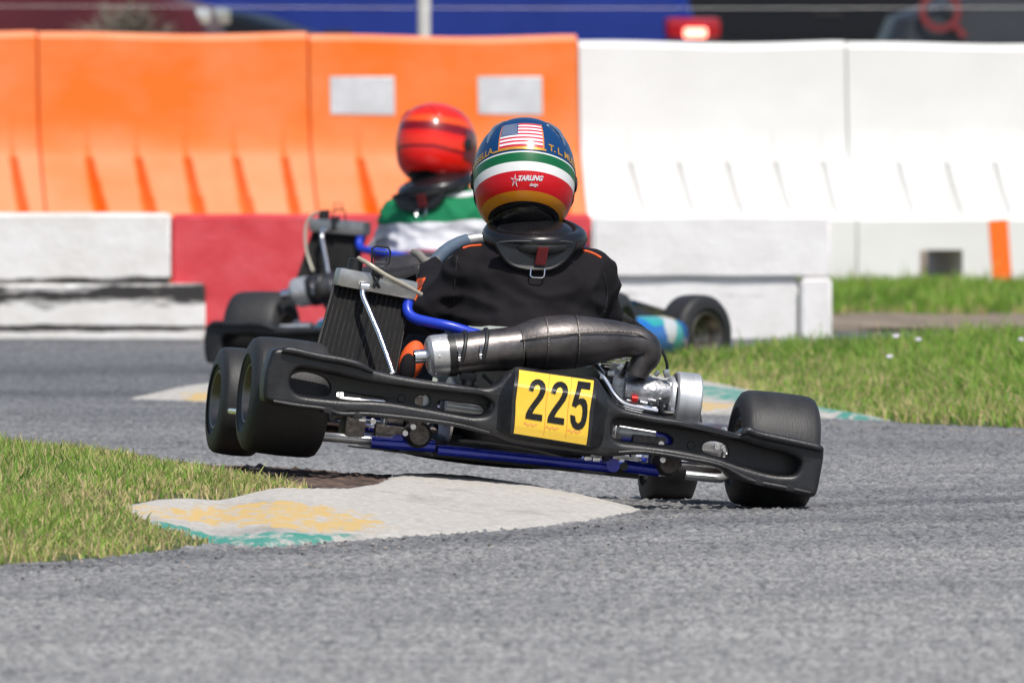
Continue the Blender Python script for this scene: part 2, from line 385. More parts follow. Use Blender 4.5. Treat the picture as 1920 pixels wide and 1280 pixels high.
mb = MB(); mb.add([(-40, -12, -.012), (40, -12, -.012), (40, 96.4, -.012), (-40, 96.4, -.012)], [(0, 1, 2, 3)])
rd = mb.build('road', M['asphalt'], fix=False); at_ = rd.data.attributes.new('stone', 'FLOAT', 'POINT'); at_.data.foreach_set('value', [.5] * 4)
tag(rd, 'wider asphalt road surface around the bend', 'road', kind='structure')
V, F = grid_sheet(-1500, 1500, -1500, 1500, 50, 50, lambda X, Y: np.full(X.shape, -.05))
tag(link('ground', npmesh('ground', V, F, M['turfsoil'])), 'flat grassy ground reaching the horizon', 'ground', kind='structure')
V, F = grid_sheet(-12, 12, 96.0, 113, .12, .2, lambda X, Y: rng.normal(0, .006, X.shape) - .002)
tag(link('dirt_strip', npmesh('dirt_strip', V, F, M['soil'])), 'pale sandy dirt strip in front of the white barriers', 'dirt', kind='structure')
V, F = grid_sheet(-40, 40, 112.0, 215.0, .5, .8, lambda X, Y: .33 * np.clip((Y - 112.4) / 4, 0, 1) - .02 + rng.normal(0, .008, X.shape))
tag(link('parking_ground', npmesh('parking_ground', V, F, M['soil'])), 'slightly raised parking ground behind the barriers', 'ground', kind='structure')

def xy(p): return (p.x, p.y)
FRONT = [G(*p) for p in [(-1400, 1090), (0, 1060), (200, 1046), (330, 1030), (390, 1018), (500, 1026), (640, 1015), (800, 1004), (1000, 990), (1100, 976), (1207, 957), (1400, 952)]]
FX, FY = np.array([p.x for p in FRONT]), np.array([p.y for p in FRONT])
SL = .023
def bank_z(X, Y): return np.clip(SL * (Y - np.interp(X, FX, FY)), 0, .082)
def GB(px, py):
    """point of the sloping apex bank under a pixel of the photo"""
    p = G(px, py)
    z = 0.0
    for _ in range(30): z = .5 * z + .5 * float(bank_z(np.array(p.x), np.array(p.y))); p = G(px, py, z)
    return p
KERB1 = [xy(GB(*p)) for p in [(222, 952), (300, 936), (480, 923), (640, 918), (715, 906), (745, 889), (800, 889), (900, 896), (1050, 922), (1207, 957), (1100, 976), (1000, 990), (800, 1004), (640, 1015), (500, 1026), (390, 1018), (290, 992)]]
KERB2 = [xy(G(*p)) for p in [(250, 748), (330, 730), (400, 722), (700, 711), (1100, 706), (1310, 714), (1400, 731), (1540, 767), (1670, 789), (1540, 784), (1300, 776), (900, 768), (500, 757)]]
GL = [xy(GB(*p)) for p in [(-1400, 1090), (0, 1060), (200, 1046), (330, 1030), (400, 1019), (290, 992), (222, 952), (300, 936), (480, 925), (600, 923), (560, 916), (500, 908), (380, 888), (250, 864), (0, 838), (-1400, 820)]]
GR = [xy(G(*p)) for p in [(1235, 716), (1310, 722), (1400, 738), (1540, 772), (1700, 795), (1920, 803), (3600, 830), (3600, 690), (1900, 696), (1300, 697), (1060, 700), (1060, 712)]]
def kerb_mat(name):
    m, n, l, b = newmat(name); tc = n.new('ShaderNodeTexCoord')
    def nz(s, d=5, st=(1, 1, 1)):
        mp = n.new('ShaderNodeMapping'); mp.inputs['Scale'].default_value = st; l.new(tc.outputs['Object'], mp.inputs[0])
        t = n.new('ShaderNodeTexNoise'); t.inputs['Scale'].default_value = s; t.inputs['Detail'].default_value = d; t.inputs['Roughness'].default_value = .7; l.new(mp.outputs[0], t.inputs['Vector']); return t.outputs[0]
    rp = n.new('ShaderNodeValToRGB'); e = rp.color_ramp.elements; e[0].position = .3; e[1].position = .68; e[0].color = (.34, .32, .29, 1); e[1].color = (.58, .55, .50, 1); l.new(nz(45), rp.inputs[0])
    cur = rp.outputs[0]
    # scuffs left by tyres
    sc = n.new('ShaderNodeValToRGB'); e = sc.color_ramp.elements; e[0].position = .52; e[1].position = .72; e[0].color = (1, 1, 1, 1); e[1].color = (.55, .55, .56, 1); l.new(nz(3, 6, (1, .5, 1)), sc.inputs[0])
    mx = n.new('ShaderNodeMix'); mx.data_type = 'RGBA'; mx.blend_type = 'MULTIPLY'; mx.inputs[0].default_value = 1; l.new(cur, mx.inputs[6]); l.new(sc.outputs[0], mx.inputs[7]); cur = mx.outputs[2]
    for at, colr in (('yellow', (.58, .40, .15)), ('green', (.055, .27, .215))):
        a = n.new('ShaderNodeAttribute'); a.attribute_name = at
        w = n.new('ShaderNodeMath'); w.operation = 'ADD'; l.new(a.outputs['Fac'], w.inputs[0]); l.new(nz(24, 7, (1, .2, 1)), w.inputs[1])
        g = n.new('ShaderNodeMapRange'); g.inputs[1].default_value = 1.0; g.inputs[2].default_value = 1.12; l.new(w.outputs[0], g.inputs[0])
        mx = n.new('ShaderNodeMix'); mx.data_type = 'RGBA'; l.new(g.outputs[0], mx.inputs[0]); l.new(cur, mx.inputs[6]); mx.inputs[7].default_value = (*colr, 1); cur = mx.outputs[2]
    l.new(cur, b.inputs['Base Color']); b.inputs['Roughness'].default_value = .85
    bp = n.new('ShaderNodeBump'); bp.inputs['Strength'].default_value = .5; bp.inputs['Distance'].default_value = .004; l.new(nz(120), bp.inputs['Height']); l.new(bp.outputs[0], b.inputs['Normal'])
    return m
M['kerb'] = kerb_mat('painted_concrete')
def kerb(P, name, label, YEL, GRN, hgt, ramp_w=.10, bank=False):
    A = np.array(P); x0, y0 = A.min(0) - .12; x1, y1 = A.max(0) + .12
    def zf(X, Y):
        sd = sdist(P, X, Y); 
        if bank: return np.where(sd > -.012, bank_z(X, Y) + .006 * np.clip(sd / .03, -1, 1), -.02) + rng.normal(0, .0006, X.shape)
        return np.clip(sd / ramp_w, -1, 1) * hgt * (1 - .3 * np.clip(sd / ramp_w, 0, 1)) + .004 + rng.normal(0, .0006, X.shape)
    V, F = grid_sheet(x0, x1, y0, y1, .010, .035, zf)
    keep = sdist(P, V[:, 0], V[:, 1]) > -.06; F = F[keep[F].all(1)]
    yl = np.clip((.48 if bank else .26) + sdist(YEL, V[:, 0], V[:, 1]) / .6, 0, .60); gn = np.clip((.50 if bank else .44) + sdist(GRN, V[:, 0], V[:, 1]) / .4, 0, .60)
    used = np.zeros(len(V), int) - 1; idx = np.unique(F); used[idx] = np.arange(len(idx)); F = used[F]
    o = link(name, npmesh(name, V[idx], F, M['kerb'], {'yellow': yl[idx], 'green': gn[idx]})); tag(o, label, 'kerb', kind='structure'); return o
Y1 = [xy(GB(*p)) for p in [(225, 955), (420, 950), (620, 952), (740, 985), (700, 1002), (560, 1004), (400, 990), (280, 978)]]
G1 = [xy(GB(*p)) for p in [(250, 975), (330, 988), (480, 1004), (660, 1006), (640, 1022), (480, 1035), (370, 1025), (260, 995)]]
kerb(KERB1, 'kerb', 'pale concrete apex kerb with worn yellow and green paint beside the left grass', Y1, G1, .022, bank=True)
Y2 = [xy(G(*p)) for p in [(240, 752), (340, 738), (420, 735), (1300, 755), (1500, 772), (1400, 780), (400, 757)]]
G2 = [xy(G(*p)) for p in [(1080, 725), (1310, 732), (1400, 740), (1560, 770), (1720, 795), (1560, 786), (1300, 757), (1100, 750)]]
kerb(KERB2, 'kerb', 'worn green and white apex kerb in front of the right hand grass', Y2, G2, .022)
# dark dug-out edge between the left grass and the track
D1 = [xy(GB(*p)) for p in [(330, 866), (450, 868), (745, 888), (735, 908), (640, 920), (520, 905), (380, 880)]]
A = np.array(D1); V, F = grid_sheet(A[:, 0].min(), A[:, 0].max(), A[:, 1].min(), A[:, 1].max(), .015, .03, lambda X, Y: np.where(sdist(D1, X, Y) > -.01, bank_z(X, Y) - .006, -.03) + rng.normal(0, .003, X.shape))
tag(link('dirt_edge', npmesh('dirt_edge', V, F, M['dirt'])), 'dark crumbled dirt edge between left grass and asphalt', 'dirt', kind='structure')

def mound_l(X, Y): return bank_z(X, Y) + .006
def mound_r(X, Y): return .080 * np.clip(sdist(GR, X, Y) / 1.6, 0, 1) ** .7 * np.clip((X + .2) / .5, .3, 1) + .004
def grass_mat():
    m, n, l, b = newmat('grass_blades')
    a = n.new('ShaderNodeAttribute'); a.attribute_name = 'tint'
    r = n.new('ShaderNodeValToRGB'); e = r.color_ramp.elements
    e[0].position = 0; e[0].color = (.06, .13, .02, 1); e[1].position = 1; e[1].color = (.62, .50, .28, 1)
    for p, c in ((.3, (.15, .31, .035)), (.6, (.31, .49, .075)), (.74, (.42, .50, .12)), (.84, (.56, .45, .21))):
        x = e.new(p); x.color = (*c, 1)
    l.new(a.outputs['Fac'], r.inputs[0]); l.new(r.outputs[0], b.inputs['Base Color']); b.inputs['Roughness'].default_value = .5
    b.inputs['Specular IOR Level'].default_value = .3
    tr = n.new('ShaderNodeBsdfTranslucent'); l.new(r.outputs[0], tr.inputs['Color']); ms = n.new('ShaderNodeMixShader'); ms.inputs[0].default_value = .35
    l.new(b.outputs[0], ms.inputs[1]); l.new(tr.outputs[0], ms.inputs[2]); l.new(ms.outputs[0], n['Material Output'].inputs['Surface'])
    return m
M['grass'] = grass_mat()
def blades(P, n, zf, h0, h1, w, name, label, edge=.12, straw=.12, xlim=None, mat_=None, lean=.5, seed=1):
    g = np.random.default_rng(seed); A = np.array(P); x0, y0 = A.min(0); x1, y1 = A.max(0)
    if xlim: x0, x1 = max(x0, xlim[0]), min(x1, xlim[1])
    X = g.uniform(x0, x1, n * 3); Y = g.uniform(y0, y1, n * 3); sd = sdist(P, X, Y); k = sd > 0
    X, Y, sd = X[k][:n], Y[k][:n], sd[k][:n]; n = len(X)
    cl = np.array([noise.noise(Vector((x * 2.3, y * 1.6, seed))) for x, y in zip(X, Y)]) ; cl2 = np.array([noise.noise(Vector((x * 9, y * 5, seed + 5))) for x, y in zip(X, Y)])
    hh = (h0 + (h1 - h0) * np.clip(g.beta(2, 2.2, n) + .45 * cl + .35 * cl2, 0, 1.3)) * (.35 + .65 * np.clip(sd / (edge * 2.2), 0, 1))
    hh = np.where(g.uniform(0, 1, n) < .012, hh * 1.5, hh); az = g.uniform(0, 2 * np.pi, n); ln = np.minimum(1.25, g.uniform(.1, 1, n) ** 1.1 * lean * 1.3); bx, by = np.cos(az) * hh * ln, np.sin(az) * hh * ln
    fa = g.uniform(0, 2 * np.pi, n); ww = w * g.uniform(.6, 1.35, n); dx, dy = np.cos(fa) * ww, np.sin(fa) * ww
    Z = zf(X, Y); zz = hh * np.sqrt(np.clip(1 - (ln * .7) ** 2, .15, 1))
    P0 = np.stack([X - dx, Y - dy, Z - .005], 1); P1 = np.stack([X + dx, Y + dy, Z - .005], 1)
    P2 = np.stack([X + bx * .35 + dx * .8, Y + by * .35 + dy * .8, Z + zz * .55], 1); P3 = np.stack([X + bx * .35 - dx * .8, Y + by * .35 - dy * .8, Z + zz * .55], 1)
    P4 = np.stack([X + bx + dx * .15, Y + by + dy * .15, Z + zz], 1); P5 = np.stack([X + bx - dx * .15, Y + by - dy * .15, Z + zz], 1)
    V = np.stack([P0, P1, P2, P3, P4, P5], 1).reshape(-1, 3); i = np.arange(n)[:, None] * 6
    F = np.concatenate([i + np.array([[0, 1, 2, 3]]), i + np.array([[3, 2, 4, 5]])], 0)
    t = np.clip(.38 + .30 * cl2 + .30 * cl + g.normal(0, .15, n), 0, .72)
    hh_ = 0
    dry = g.uniform(0, 1, n) < straw + .40 * np.clip(1 - sd / (edge * 2), 0, 1) + .15 * np.clip(-cl, 0, 1); t = np.where(dry, g.uniform(.74, 1, n), t)
    o = link(name, npmesh(name, V, F, mat_ or M['grass'], {'tint': np.repeat(t, 6)}, smooth=False)); tag(o, label, 'grass', kind='stuff'); return o
def turf(P, zf, name, label, cell=.05, xlim=(-6, 6)):
    A = np.array(P); V, F = grid_sheet(max(A[:, 0].min(), xlim[0]), min(A[:, 0].max(), xlim[1]), A[:, 1].min(), A[:, 1].max(), cell, cell * 2, lambda X, Y: np.where(sdist(P, X, Y) > 0, zf(X, Y), -.02) + rng.normal(0, .002, X.shape))
    tag(link(name, npmesh(name, V, F, M['turfsoil'])), label, 'ground', kind='structure')
turf(GL, mound_l, 'turf_ground', 'soil under the left grass')
turf(GR, mound_r, 'turf_ground', 'soil of the right grass mound')
blades(GL, 130000, mound_l, .018, .078, .0021, 'grass', 'green grass with dry straw left of the apex kerb', xlim=(-3.0, 1), straw=.32, seed=1, lean=1.15, edge=.2)
blades(GR, 140000, mound_r, .03, .118, .0028, 'grass', 'bright green grass on the mound right of the karts', xlim=(-.2, 3.2), edge=.4, straw=.11, seed=2, lean=.85)
GF = [(-3.5, 101), (4.5, 101), (4.5, 109.2), (-3.5, 108)]
blades(GF, 38000, lambda X, Y: 0 * X, .03, .105, .005, 'grass', 'grass strip growing along the foot of the white barriers', edge=.2, straw=.05, seed=3, lean=.5, xlim=(1.2, 3.6))
# small pale flowers standing in the grass
for i, (px, py) in enumerate([(1680, 630), (1722, 636), (1668, 668), (1915, 636)]):
    p = W(px, py, 80.5 if py < 650 else 77.5); f = MB(); gz = .08
    f.tube([(p.x, p.y, gz - .03), (p.x, p.y, p.z)], .0012, 5, False); st = f.build('wildflower', M['grass'], fix=False); st.data.attributes.new('tint', 'FLOAT', 'POINT')
    q = MB()
    for k in range(6):
        a = k * math.pi / 3; q.ell((p.x + .006 * math.cos(a), p.y + .003 * math.sin(a), p.z + .003 * math.sin(a)), (.005, .003, .003), 8, 5)
    q.build('petals', mat('petal_white', (.7, .66, .75), .6), st)
    tag(st, ['small white flower in the right grass behind the concrete block corner', 'small pale flower next to the one by the block corner', 'lowest small white flower in the right grass', 'small pale flower at the right edge of the grass'][i], 'flower', 'small flowers in the right grass')

# loose grit and rubber crumbs thrown to the edges of the asphalt
gd = np.random.default_rng(11); q = MB()
for i in range(420):
    if i % 3 == 0: px_ = gd.uniform(0, 1300); py_ = np.interp(px_, [0, 390, 1000, 1300], [1066, 1028, 998, 962]) + abs(gd.normal(0, 9))
    elif i % 3 == 1: px_ = gd.uniform(1540, 1920); py_ = np.interp(px_, [1540, 1700, 1920], [790, 800, 808]) + abs(gd.normal(0, 9))
    else: px_, py_ = gd.uniform(0, 1300), gd.uniform(1010, 1090)
    c_ = G(px_, py_); r_ = gd.uniform(.0015, .0035); q.ell((c_.x, c_.y, r_ * .6), (r_ * 1.3, r_ * 1.4, r_), 6, 4, Matrix.Rotation(gd.uniform(0, 6), 3, 'Z'))
tag(q.build('gravel', mat('grit', (.07, .068, .065), .8, scale=.9, col2=(.34, .30, .26), thr=(.45, .55)), fix=False), 'loose grit and rubber crumbs along the asphalt edges', 'gravel', kind='stuff')

# ------------------------------------------------------------------ water-filled plastic barriers
def faded(name, sat, fade, rough=.5):
    m, n, l, b = newmat(name); tc = n.new('ShaderNodeTexCoord')
    mp = n.new('ShaderNodeMapping'); mp.inputs['Scale'].default_value = (1, 1, 1.6); l.new(tc.outputs['Object'], mp.inputs[0])
    oi = n.new('ShaderNodeObjectInfo'); va = n.new('ShaderNodeVectorMath'); va.operation = 'ADD'; l.new(mp.outputs[0], va.inputs[0]); l.new(oi.outputs['Random'], va.inputs[1])
    t = n.new('ShaderNodeTexNoise'); t.inputs['Scale'].default_value = 2.4; t.inputs['Detail'].default_value = 4; t.inputs['Roughness'].default_value = .55; l.new(va.outputs[0], t.inputs['Vector'])
    r = n.new('ShaderNodeValToRGB'); e = r.color_ramp.elements; e[0].position = .38; e[1].position = .66; e[0].color = (*sat, 1); e[1].color = (*fade, 1)
    l.new(t.outputs[0], r.inputs[0]); l.new(r.outputs[0], b.inputs['Base Color']); b.inputs['Roughness'].default_value = rough
    b.inputs['Subsurface Weight'].default_value = 0.0
    return m
M['orangeplastic'] = faded('faded_orange_plastic', (.84, .155, .002), (.82, .22, .062))
M['whiteplastic'] = faded('white_plastic', (.79, .79, .785), (.74, .735, .72))
def barrier_mesh(L, hole=True):
    prof = [(.30, .0), (.30, .15), (.30, .325), (.275, .345), (.24, .42), (.205, .50), (.17, .585), (.15, .63), (.135, .75), (.12, .95), (.115, 1.085), (.10, 1.11)]
    us = [0, .004, .02]; gr = [L * (.175 + .181 * i) for i in range(5)]
    for g in gr: us += [g - .034, g - .023, g - .012, g, g + .012, g + .023, g + .034]
    hl = [(L * .205, L * .365), (L * .635, L * .795)] if hole else []
    for a, b_ in hl: us += [a - .004, a, b_, b_ + .004]
    us += [L * k / 24 for k in range(1, 24)] + [L - .02, L - .004, L]; us = sorted(set(round(u, 4) for u in us))
    vs = []; P = len(prof) * 2
    for u in us:
        e = .012 if (u < .003 or u > L - .003) else 0
        inh = any(a - 1e-4 <= u <= b_ + 1e-4 for a, b_ in hl)
        ring = []
        for side in (1, -1):
            pr = prof if side == 1 else prof[::-1]
            for w, z in pr:
                d = 0
                if .345 <= z <= .60:
                    for g in gr:
                        wd = .012 + .022 * (.6 - z) / .25
                        d = max(d, .045 * max(0, 1 - abs(u - g) / wd) * (min(1, (.62 - z) / .12)))
                zz = z
                if inh and z < .18: zz = .195 - .001 * (z < .1)
                zz += .006 * math.sin(u * 5.1 + 1) * (z > 1)
                uu = u + (.6 - min(.6, max(.345, z))) * .14 * min(1, 8 * u / L * (1 - u / L)); ring.append((uu, -(w - d - e) * side, zz - e * (z > 1)))
        vs += ring
    fs = []
    for i in range(len(us) - 1):
        for k in range(P): k2 = (k + 1) % P; fs.append((i * P + k, (i + 1) * P + k, (i + 1) * P + k2, i * P + k2))
    fs.append(tuple(range(P))); fs.append(tuple((len(us) - 1) * P + k for k in range(P))[::-1])
    m = MB(); m.add(vs, fs); return m
BL = 1.205; BYAW = R(14); bdir = Vector((math.cos(BYAW), math.sin(BYAW), 0)); b0 = Vector(((1073 - 960) / 433, 108.6, 0))
ORA = barrier_mesh(BL - .003).mesh('barrier', M['orangeplastic'], 22, fix=True); WHI = barrier_mesh(BL - .003).mesh('barrier', M['whiteplastic'], 22, fix=True)
blabels = {-3: 'orange barrier at far left beside the maroon car', -2: 'faded orange barrier with five grooves between two other orange ones', -1: 'orange barrier carrying two grey reflective panels',
           0: 'white barrier directly right of the orange row', 1: 'white barrier with an orange painted stripe on its foot', 2: 'white barrier beyond the one with the orange stripe', -4: 'leftmost orange barrier mostly outside the picture'}
for i in range(-4, 3):
    o = link('barrier', (ORA if i < 0 else WHI)); o.location = b0 + bdir * (BL * i); o.rotation_euler = (0, 0, BYAW)
    o.location.z += [.055, .045, .04, .025, 0, -.01, .0][i + 4] * 0; o.scale.z = [1.03, 1.025, 1.02, 1.01, .985, .98, .98][i + 4]
    tag(o, blabels[i], 'barrier', 'orange plastic barriers' if i < 0 else 'white plastic barriers')
    if i == -1:
        for cx in (.235, .895):
            q = MB(); z0, z1 = .775, .935; hw = .143
            def sl(z): return -(.135 - (z - .75) * .075) - .004
            q.add([(cx - hw, sl(z0), z0), (cx + hw, sl(z0), z0 - .004), (cx + hw, sl(z1), z1 - .006), (cx - hw, sl(z1), z1), (cx - hw, sl(z0) + .003, z0), (cx + hw, sl(z0) + .003, z0), (cx + hw, sl(z1) + .003, z1), (cx - hw, sl(z1) + .003, z1)],
                  [(0, 1, 2, 3), (7, 6, 5, 4), (0, 4, 5, 1), (1, 5, 6, 2), (2, 6, 7, 3), (3, 7, 4, 0)])
            q.build('reflective_panel', M['reflect'], o)
    if i == 1:
        q = MB(); q.box((.645, -.302, .165), (.085, .006, .325), Matrix.Rotation(R(-4), 3, 'Y')); q.build('painted_stripe', M['spray'], o)

# ------------------------------------------------------------------ concrete blocks
def block_mat(name, base, dirt, soot, amt, dens=.66):
    m, n, l, b = newmat(name); tc = n.new('ShaderNodeTexCoord')
    def nz(s, st=(1, 1, 1), d=5):
        mp = n.new('ShaderNodeMapping'); mp.inputs['Scale'].default_value = st; l.new(tc.outputs['Object'], mp.inputs[0])
        t = n.new('ShaderNodeTexNoise'); t.inputs['Scale'].default_value = s; t.inputs['Detail'].default_value = d; t.inputs['Roughness'].default_value = .65; l.new(mp.outputs[0], t.inputs['Vector']); return t.outputs[0]
    r = n.new('ShaderNodeValToRGB'); e = r.color_ramp.elements; e[0].position = .35; e[1].position = .7; e[0].color = (*base, 1); e[1].color = (*dirt, 1); l.new(nz(5, (1, 1, 1.4)), r.inputs[0])
    sp = n.new('ShaderNodeSeparateXYZ'); l.new(tc.outputs['Object'], sp.inputs[0])
    cur = r.outputs[0]
    for z0, w in amt:     # rubber scrub marks at bumper height
        d = n.new('ShaderNodeMath'); d.operation = 'SUBTRACT'; l.new(sp.outputs[2], d.inputs[0]); d.inputs[1].default_value = z0
        ab = n.new('ShaderNodeMath'); ab.operation = 'ABSOLUTE'; l.new(d.outputs[0], ab.inputs[0])
        mr = n.new('ShaderNodeMapRange'); mr.inputs[1].default_value = 0; mr.inputs[2].default_value = w; mr.inputs[3].default_value = dens; mr.inputs[4].default_value = 0; l.new(ab.outputs[0], mr.inputs[0])
        ad = n.new('ShaderNodeMath'); ad.operation = 'ADD'; l.new(mr.outputs[0], ad.inputs[0]); l.new(nz(3.6, (1, 1, 4.5)), ad.inputs[1])
        g = n.new('ShaderNodeMapRange'); g.inputs[1].default_value = .98; g.inputs[2].default_value = 1.16; l.new(ad.outputs[0], g.inputs[0])
        mx = n.new('ShaderNodeMix'); mx.data_type = 'RGBA'; l.new(g.outputs[0], mx.inputs[0]); l.new(cur, mx.inputs[6]); mx.inputs[7].default_value = (*soot, 1); cur = mx.outputs[2]
    l.new(cur, b.inputs['Base Color']); b.inputs['Roughness'].default_value = .85
    bp = n.new('ShaderNodeBump'); bp.inputs['Strength'].default_value = .5; bp.inputs['Distance'].default_value = .006; l.new(nz(30), bp.inputs['Height']); l.new(bp.outputs[0], b.inputs['Normal'])
    return m
WB = (.84, .83, .81); WD = (.70, .67, .63)
bm_ul = block_mat('white_block_a', WB, WD, (.035, .033, .032), [(.225, .06)])
bm_ll = block_mat('white_block_b', WB, WD, (.035, .033, .032), [(.17, .11), (.05, .035)], .80)
bm_rd = block_mat('red_block', (.62, .042, .055), (.70, .095, .11), (.25, .05, .05), [(.42, .012)], .45)
bm_ur = block_mat('white_block_c', (.86, .85, .84), (.74, .72, .70), (.30, .28, .26), [(.235, .05)], .5)
bm_lr = block_mat('white_block_d', (.86, .85, .84), (.74, .72, .70), (.26, .24, .22), [(.17, .08), (.08, .03)], .5)
def block(name, px0, px1, d, z0, z1, depth, m, label, yoff=0, group='painted concrete blocks', n=1):
    x0, x1 = (px0 - 960) * d / S, (px1 - 960) * d / S
    b = bmesh.new(); bmesh.ops.create_cube(b, size=1); bmesh.ops.scale(b, vec=(x1 - x0, depth, z1 - z0), verts=b.verts)
    bmesh.ops.subdivide_edges(b, edges=[e for e in b.edges if abs((e.verts[0].co - e.verts[1].co).x) > .1], cuts=9)
    bmesh.ops.bevel(b, geom=[e for e in b.edges if not (len(e.link_faces) == 2 and e.link_faces[0].normal.dot(e.link_faces[1].normal) > .9)], offset=.010, segments=3, affect='EDGES')
    for v in b.verts:
        v.co += Vector((0, 1, 1)) * .004 * noise.noise(v.co * 5 + Vector((px0, 0, 0))); v.co.z += z0 + (z1 - z0) / 2
    me = bpy.data.meshes.new(name); b.to_mesh(me); b.free(); me.materials.append(m); me.shade_smooth(); me.set_sharp_from_angle(angle=R(40))
    o = link(name, me); o.location = ((x0 + x1) / 2, d + depth / 2 + yoff, 0); tag(o, label, 'concrete block', group); return o
block('concrete_block', -700, 385, 92, 0, .213, .45, bm_ll, 'lower white block with black tyre rub marks at left')
block('concrete_block', -760, 320, 92.02, .216, .472, .42, bm_ul, 'upper white block stacked left of the red block')
block('concrete_block', 322, 716, 92.05, 0, .466, .42, bm_rd, 'red painted block behind the left rear of the second kart')
block('concrete_block', 719, 1109, 92.05, 0, .466, .42, bm_rd, 'red painted block ending behind the leading helmet and the right white block')
block('concrete_block', 1111, 1558, 92.0, .2345, .462, .45, bm_ur, 'upper weathered white block right of the red blocks')
block('concrete_block', 1112, 1498, 92.02, 0, .233, .42, bm_lr, 'lower scuffed white block behind the second kart front wheel')
block('concrete_block', 1501, 1560, 91.98, 0, .233, .46, bm_lr, 'short white end block at the right end of the row')

# ------------------------------------------------------------------ kart
def kart_matrix(px, d, z, yaw, roll, pitch=0):
    return Matrix.Translation(((px - 960) * d / S, d, z)) @ Matrix.Rotation(yaw, 4, 'Z') @ Matrix.Rotation(roll, 4, 'Y') @ Matrix.Rotation(pitch, 4, 'X')
K1 = kart_matrix(991, 60.0, .202, R(10), R(6.3)); K1i = K1.inverted()
C_l = K1i @ Vector((0, 0, H))
def L(px, py, yl):
    """local kart coordinates of the point at local depth yl that the photo shows at px, py"""
    dl = (K1i.to_3x3() @ (W(px, py, 30) - Vector((0, 0, H)))); t = (yl - C_l.y) / dl.y; return C_l + dl * t
def wheel_meshes(r, w, name):
    tw = w / 2; rr = .066
    t = MB(); t.lathe([(-tw * .80, rr + .004), (-tw * .93, rr + .012), (-tw, rr + .028), (-tw * 1.03, r - .045), (-tw * .99, r - .022), (-tw * .90, r - .007), (-tw * .78, r - .002), (-tw * .5, r), (0, r + .001), (tw * .5, r), (tw * .78, r - .002), (tw * .90, r - .007), (tw * .99, r - .022), (tw * 1.03, r - .045), (tw, rr + .028), (tw * .93, rr + .012), (tw * .80, rr + .004)], (0, 0, 0), (1, 0, 0), 56)
    q = MB(); q.lathe([(-tw * .92, rr + .007), (-tw * .95, rr + .004), (-tw * .93, rr), (-tw * .75, rr - .006), (-tw * .3, rr - .014), (-tw * .15, .03), (-tw * .15, .006), (tw * .1, .006), (tw * .1, .03), (tw * .3, rr - .014), (tw * .75, rr - .006), (tw * .93, rr), (tw * .95, rr + .004), (tw * .92, rr + .007)], (0, 0, 0), (1, 0, 0), 40, True)
    for k in range(3):
        a = k * 2.094; q.lathe([(-.03, .006), (-.03, .004), (.012, .004), (.012, .006)], (-.0, .035 * math.cos(a), .035 * math.sin(a)), (1, 0, 0), 8)
    return t.mesh('tyre', M['rubber'], 40), q.mesh('rim', M['rim'], 40)
RT, RR_ = wheel_meshes(.140, .190, 'rear'); FT, FR_ = wheel_meshes(.131, .116, 'front')

# rear bumper outline read off the photo
BUMP = [(508, 667), (516, 655), (539, 654), (601, 667), (670, 678), (690, 689), (745, 703), (839, 718), (907, 727), (934, 719), (966, 694), (1040, 702), (1112, 714), (1130, 733), (1150, 752), (1173, 766), (1223, 778), (1273, 786), (1340, 801), (1385, 811), (1400, 803), (1425, 811), (1490, 825), (1538, 835), (1546, 848), (1540, 890), (1532, 925), (1518, 931), (1473, 921), (1407, 906), (1373, 895), (1350, 877), (1273, 861), (1207, 852), (1140, 856), (1110, 852), (1040, 843), (966, 832), (917, 815), (839, 796), (770, 789), (714, 782), (661, 776), (639, 780), (614, 771), (557, 764), (504, 755), (495, 740), (498, 700)]
HOL = [(546, 717), (550, 700), (565, 692), (620, 701), (682, 714), (776, 728), (870, 738), (907, 743), (925, 757), (916, 777), (895, 781), (870, 778), (776, 761), (714, 752), (651, 750), (604, 746), (566, 741), (550, 731)]
HOR = [(1148, 810), (1152, 790), (1172, 785), (1223, 794), (1307, 807), (1390, 827), (1440, 842), (1480, 851), (1502, 866), (1494, 887), (1475, 891), (1440, 887), (1390, 873), (1340, 857), (1273, 843), (1207, 834), (1165, 829), (1151, 820)]
BY = -.245
def loc2(pts, y): return [(L(a, b, y).x, L(a, b, y).z) for a, b in pts]
def mpxz(y): return lambda x, z, d: (x, y + d, z)
bump_me = curve_plate([loc2(BUMP, BY), loc2(HOL, BY), loc2(HOR, BY)], .040, .013, mpxz(BY + .04), 'rear_bumper', M['plastic'], sub=4, res=4)
BACKO = [(520, 675), (600, 690), (700, 705), (840, 730), (960, 745), (1120, 765), (1180, 775), (1300, 800), (1400, 820), (1530, 848), (1525, 915), (1400, 892), (1300, 856), (1180, 842), (1120, 838), (960, 800), (840, 785), (700, 768), (600, 756), (515, 742)]
BH = [[(553, 708), (575, 698), (612, 706), (628, 722), (624, 741), (590, 740), (557, 732)], [(645, 735), (690, 742), (728, 748), (728, 756), (690, 752), (645, 747)], [(790, 745), (812, 742), (815, 758), (800, 762), (788, 758)], [(834, 752), (870, 756), (912, 762), (914, 776), (880, 776), (834, 768)],
      [(1160, 799), (1200, 803), (1262, 815), (1268, 834), (1210, 830), (1160, 822)], [(1330, 832), (1350, 828), (1372, 836), (1374, 858), (1345, 854), (1328, 846)]]
back_me = curve_plate([loc2(BACKO, BY)] + [loc2(h, BY) for h in BH], .010, .003, mpxz(BY + .078), 'bumper_back', M['plastic'], sub=3)

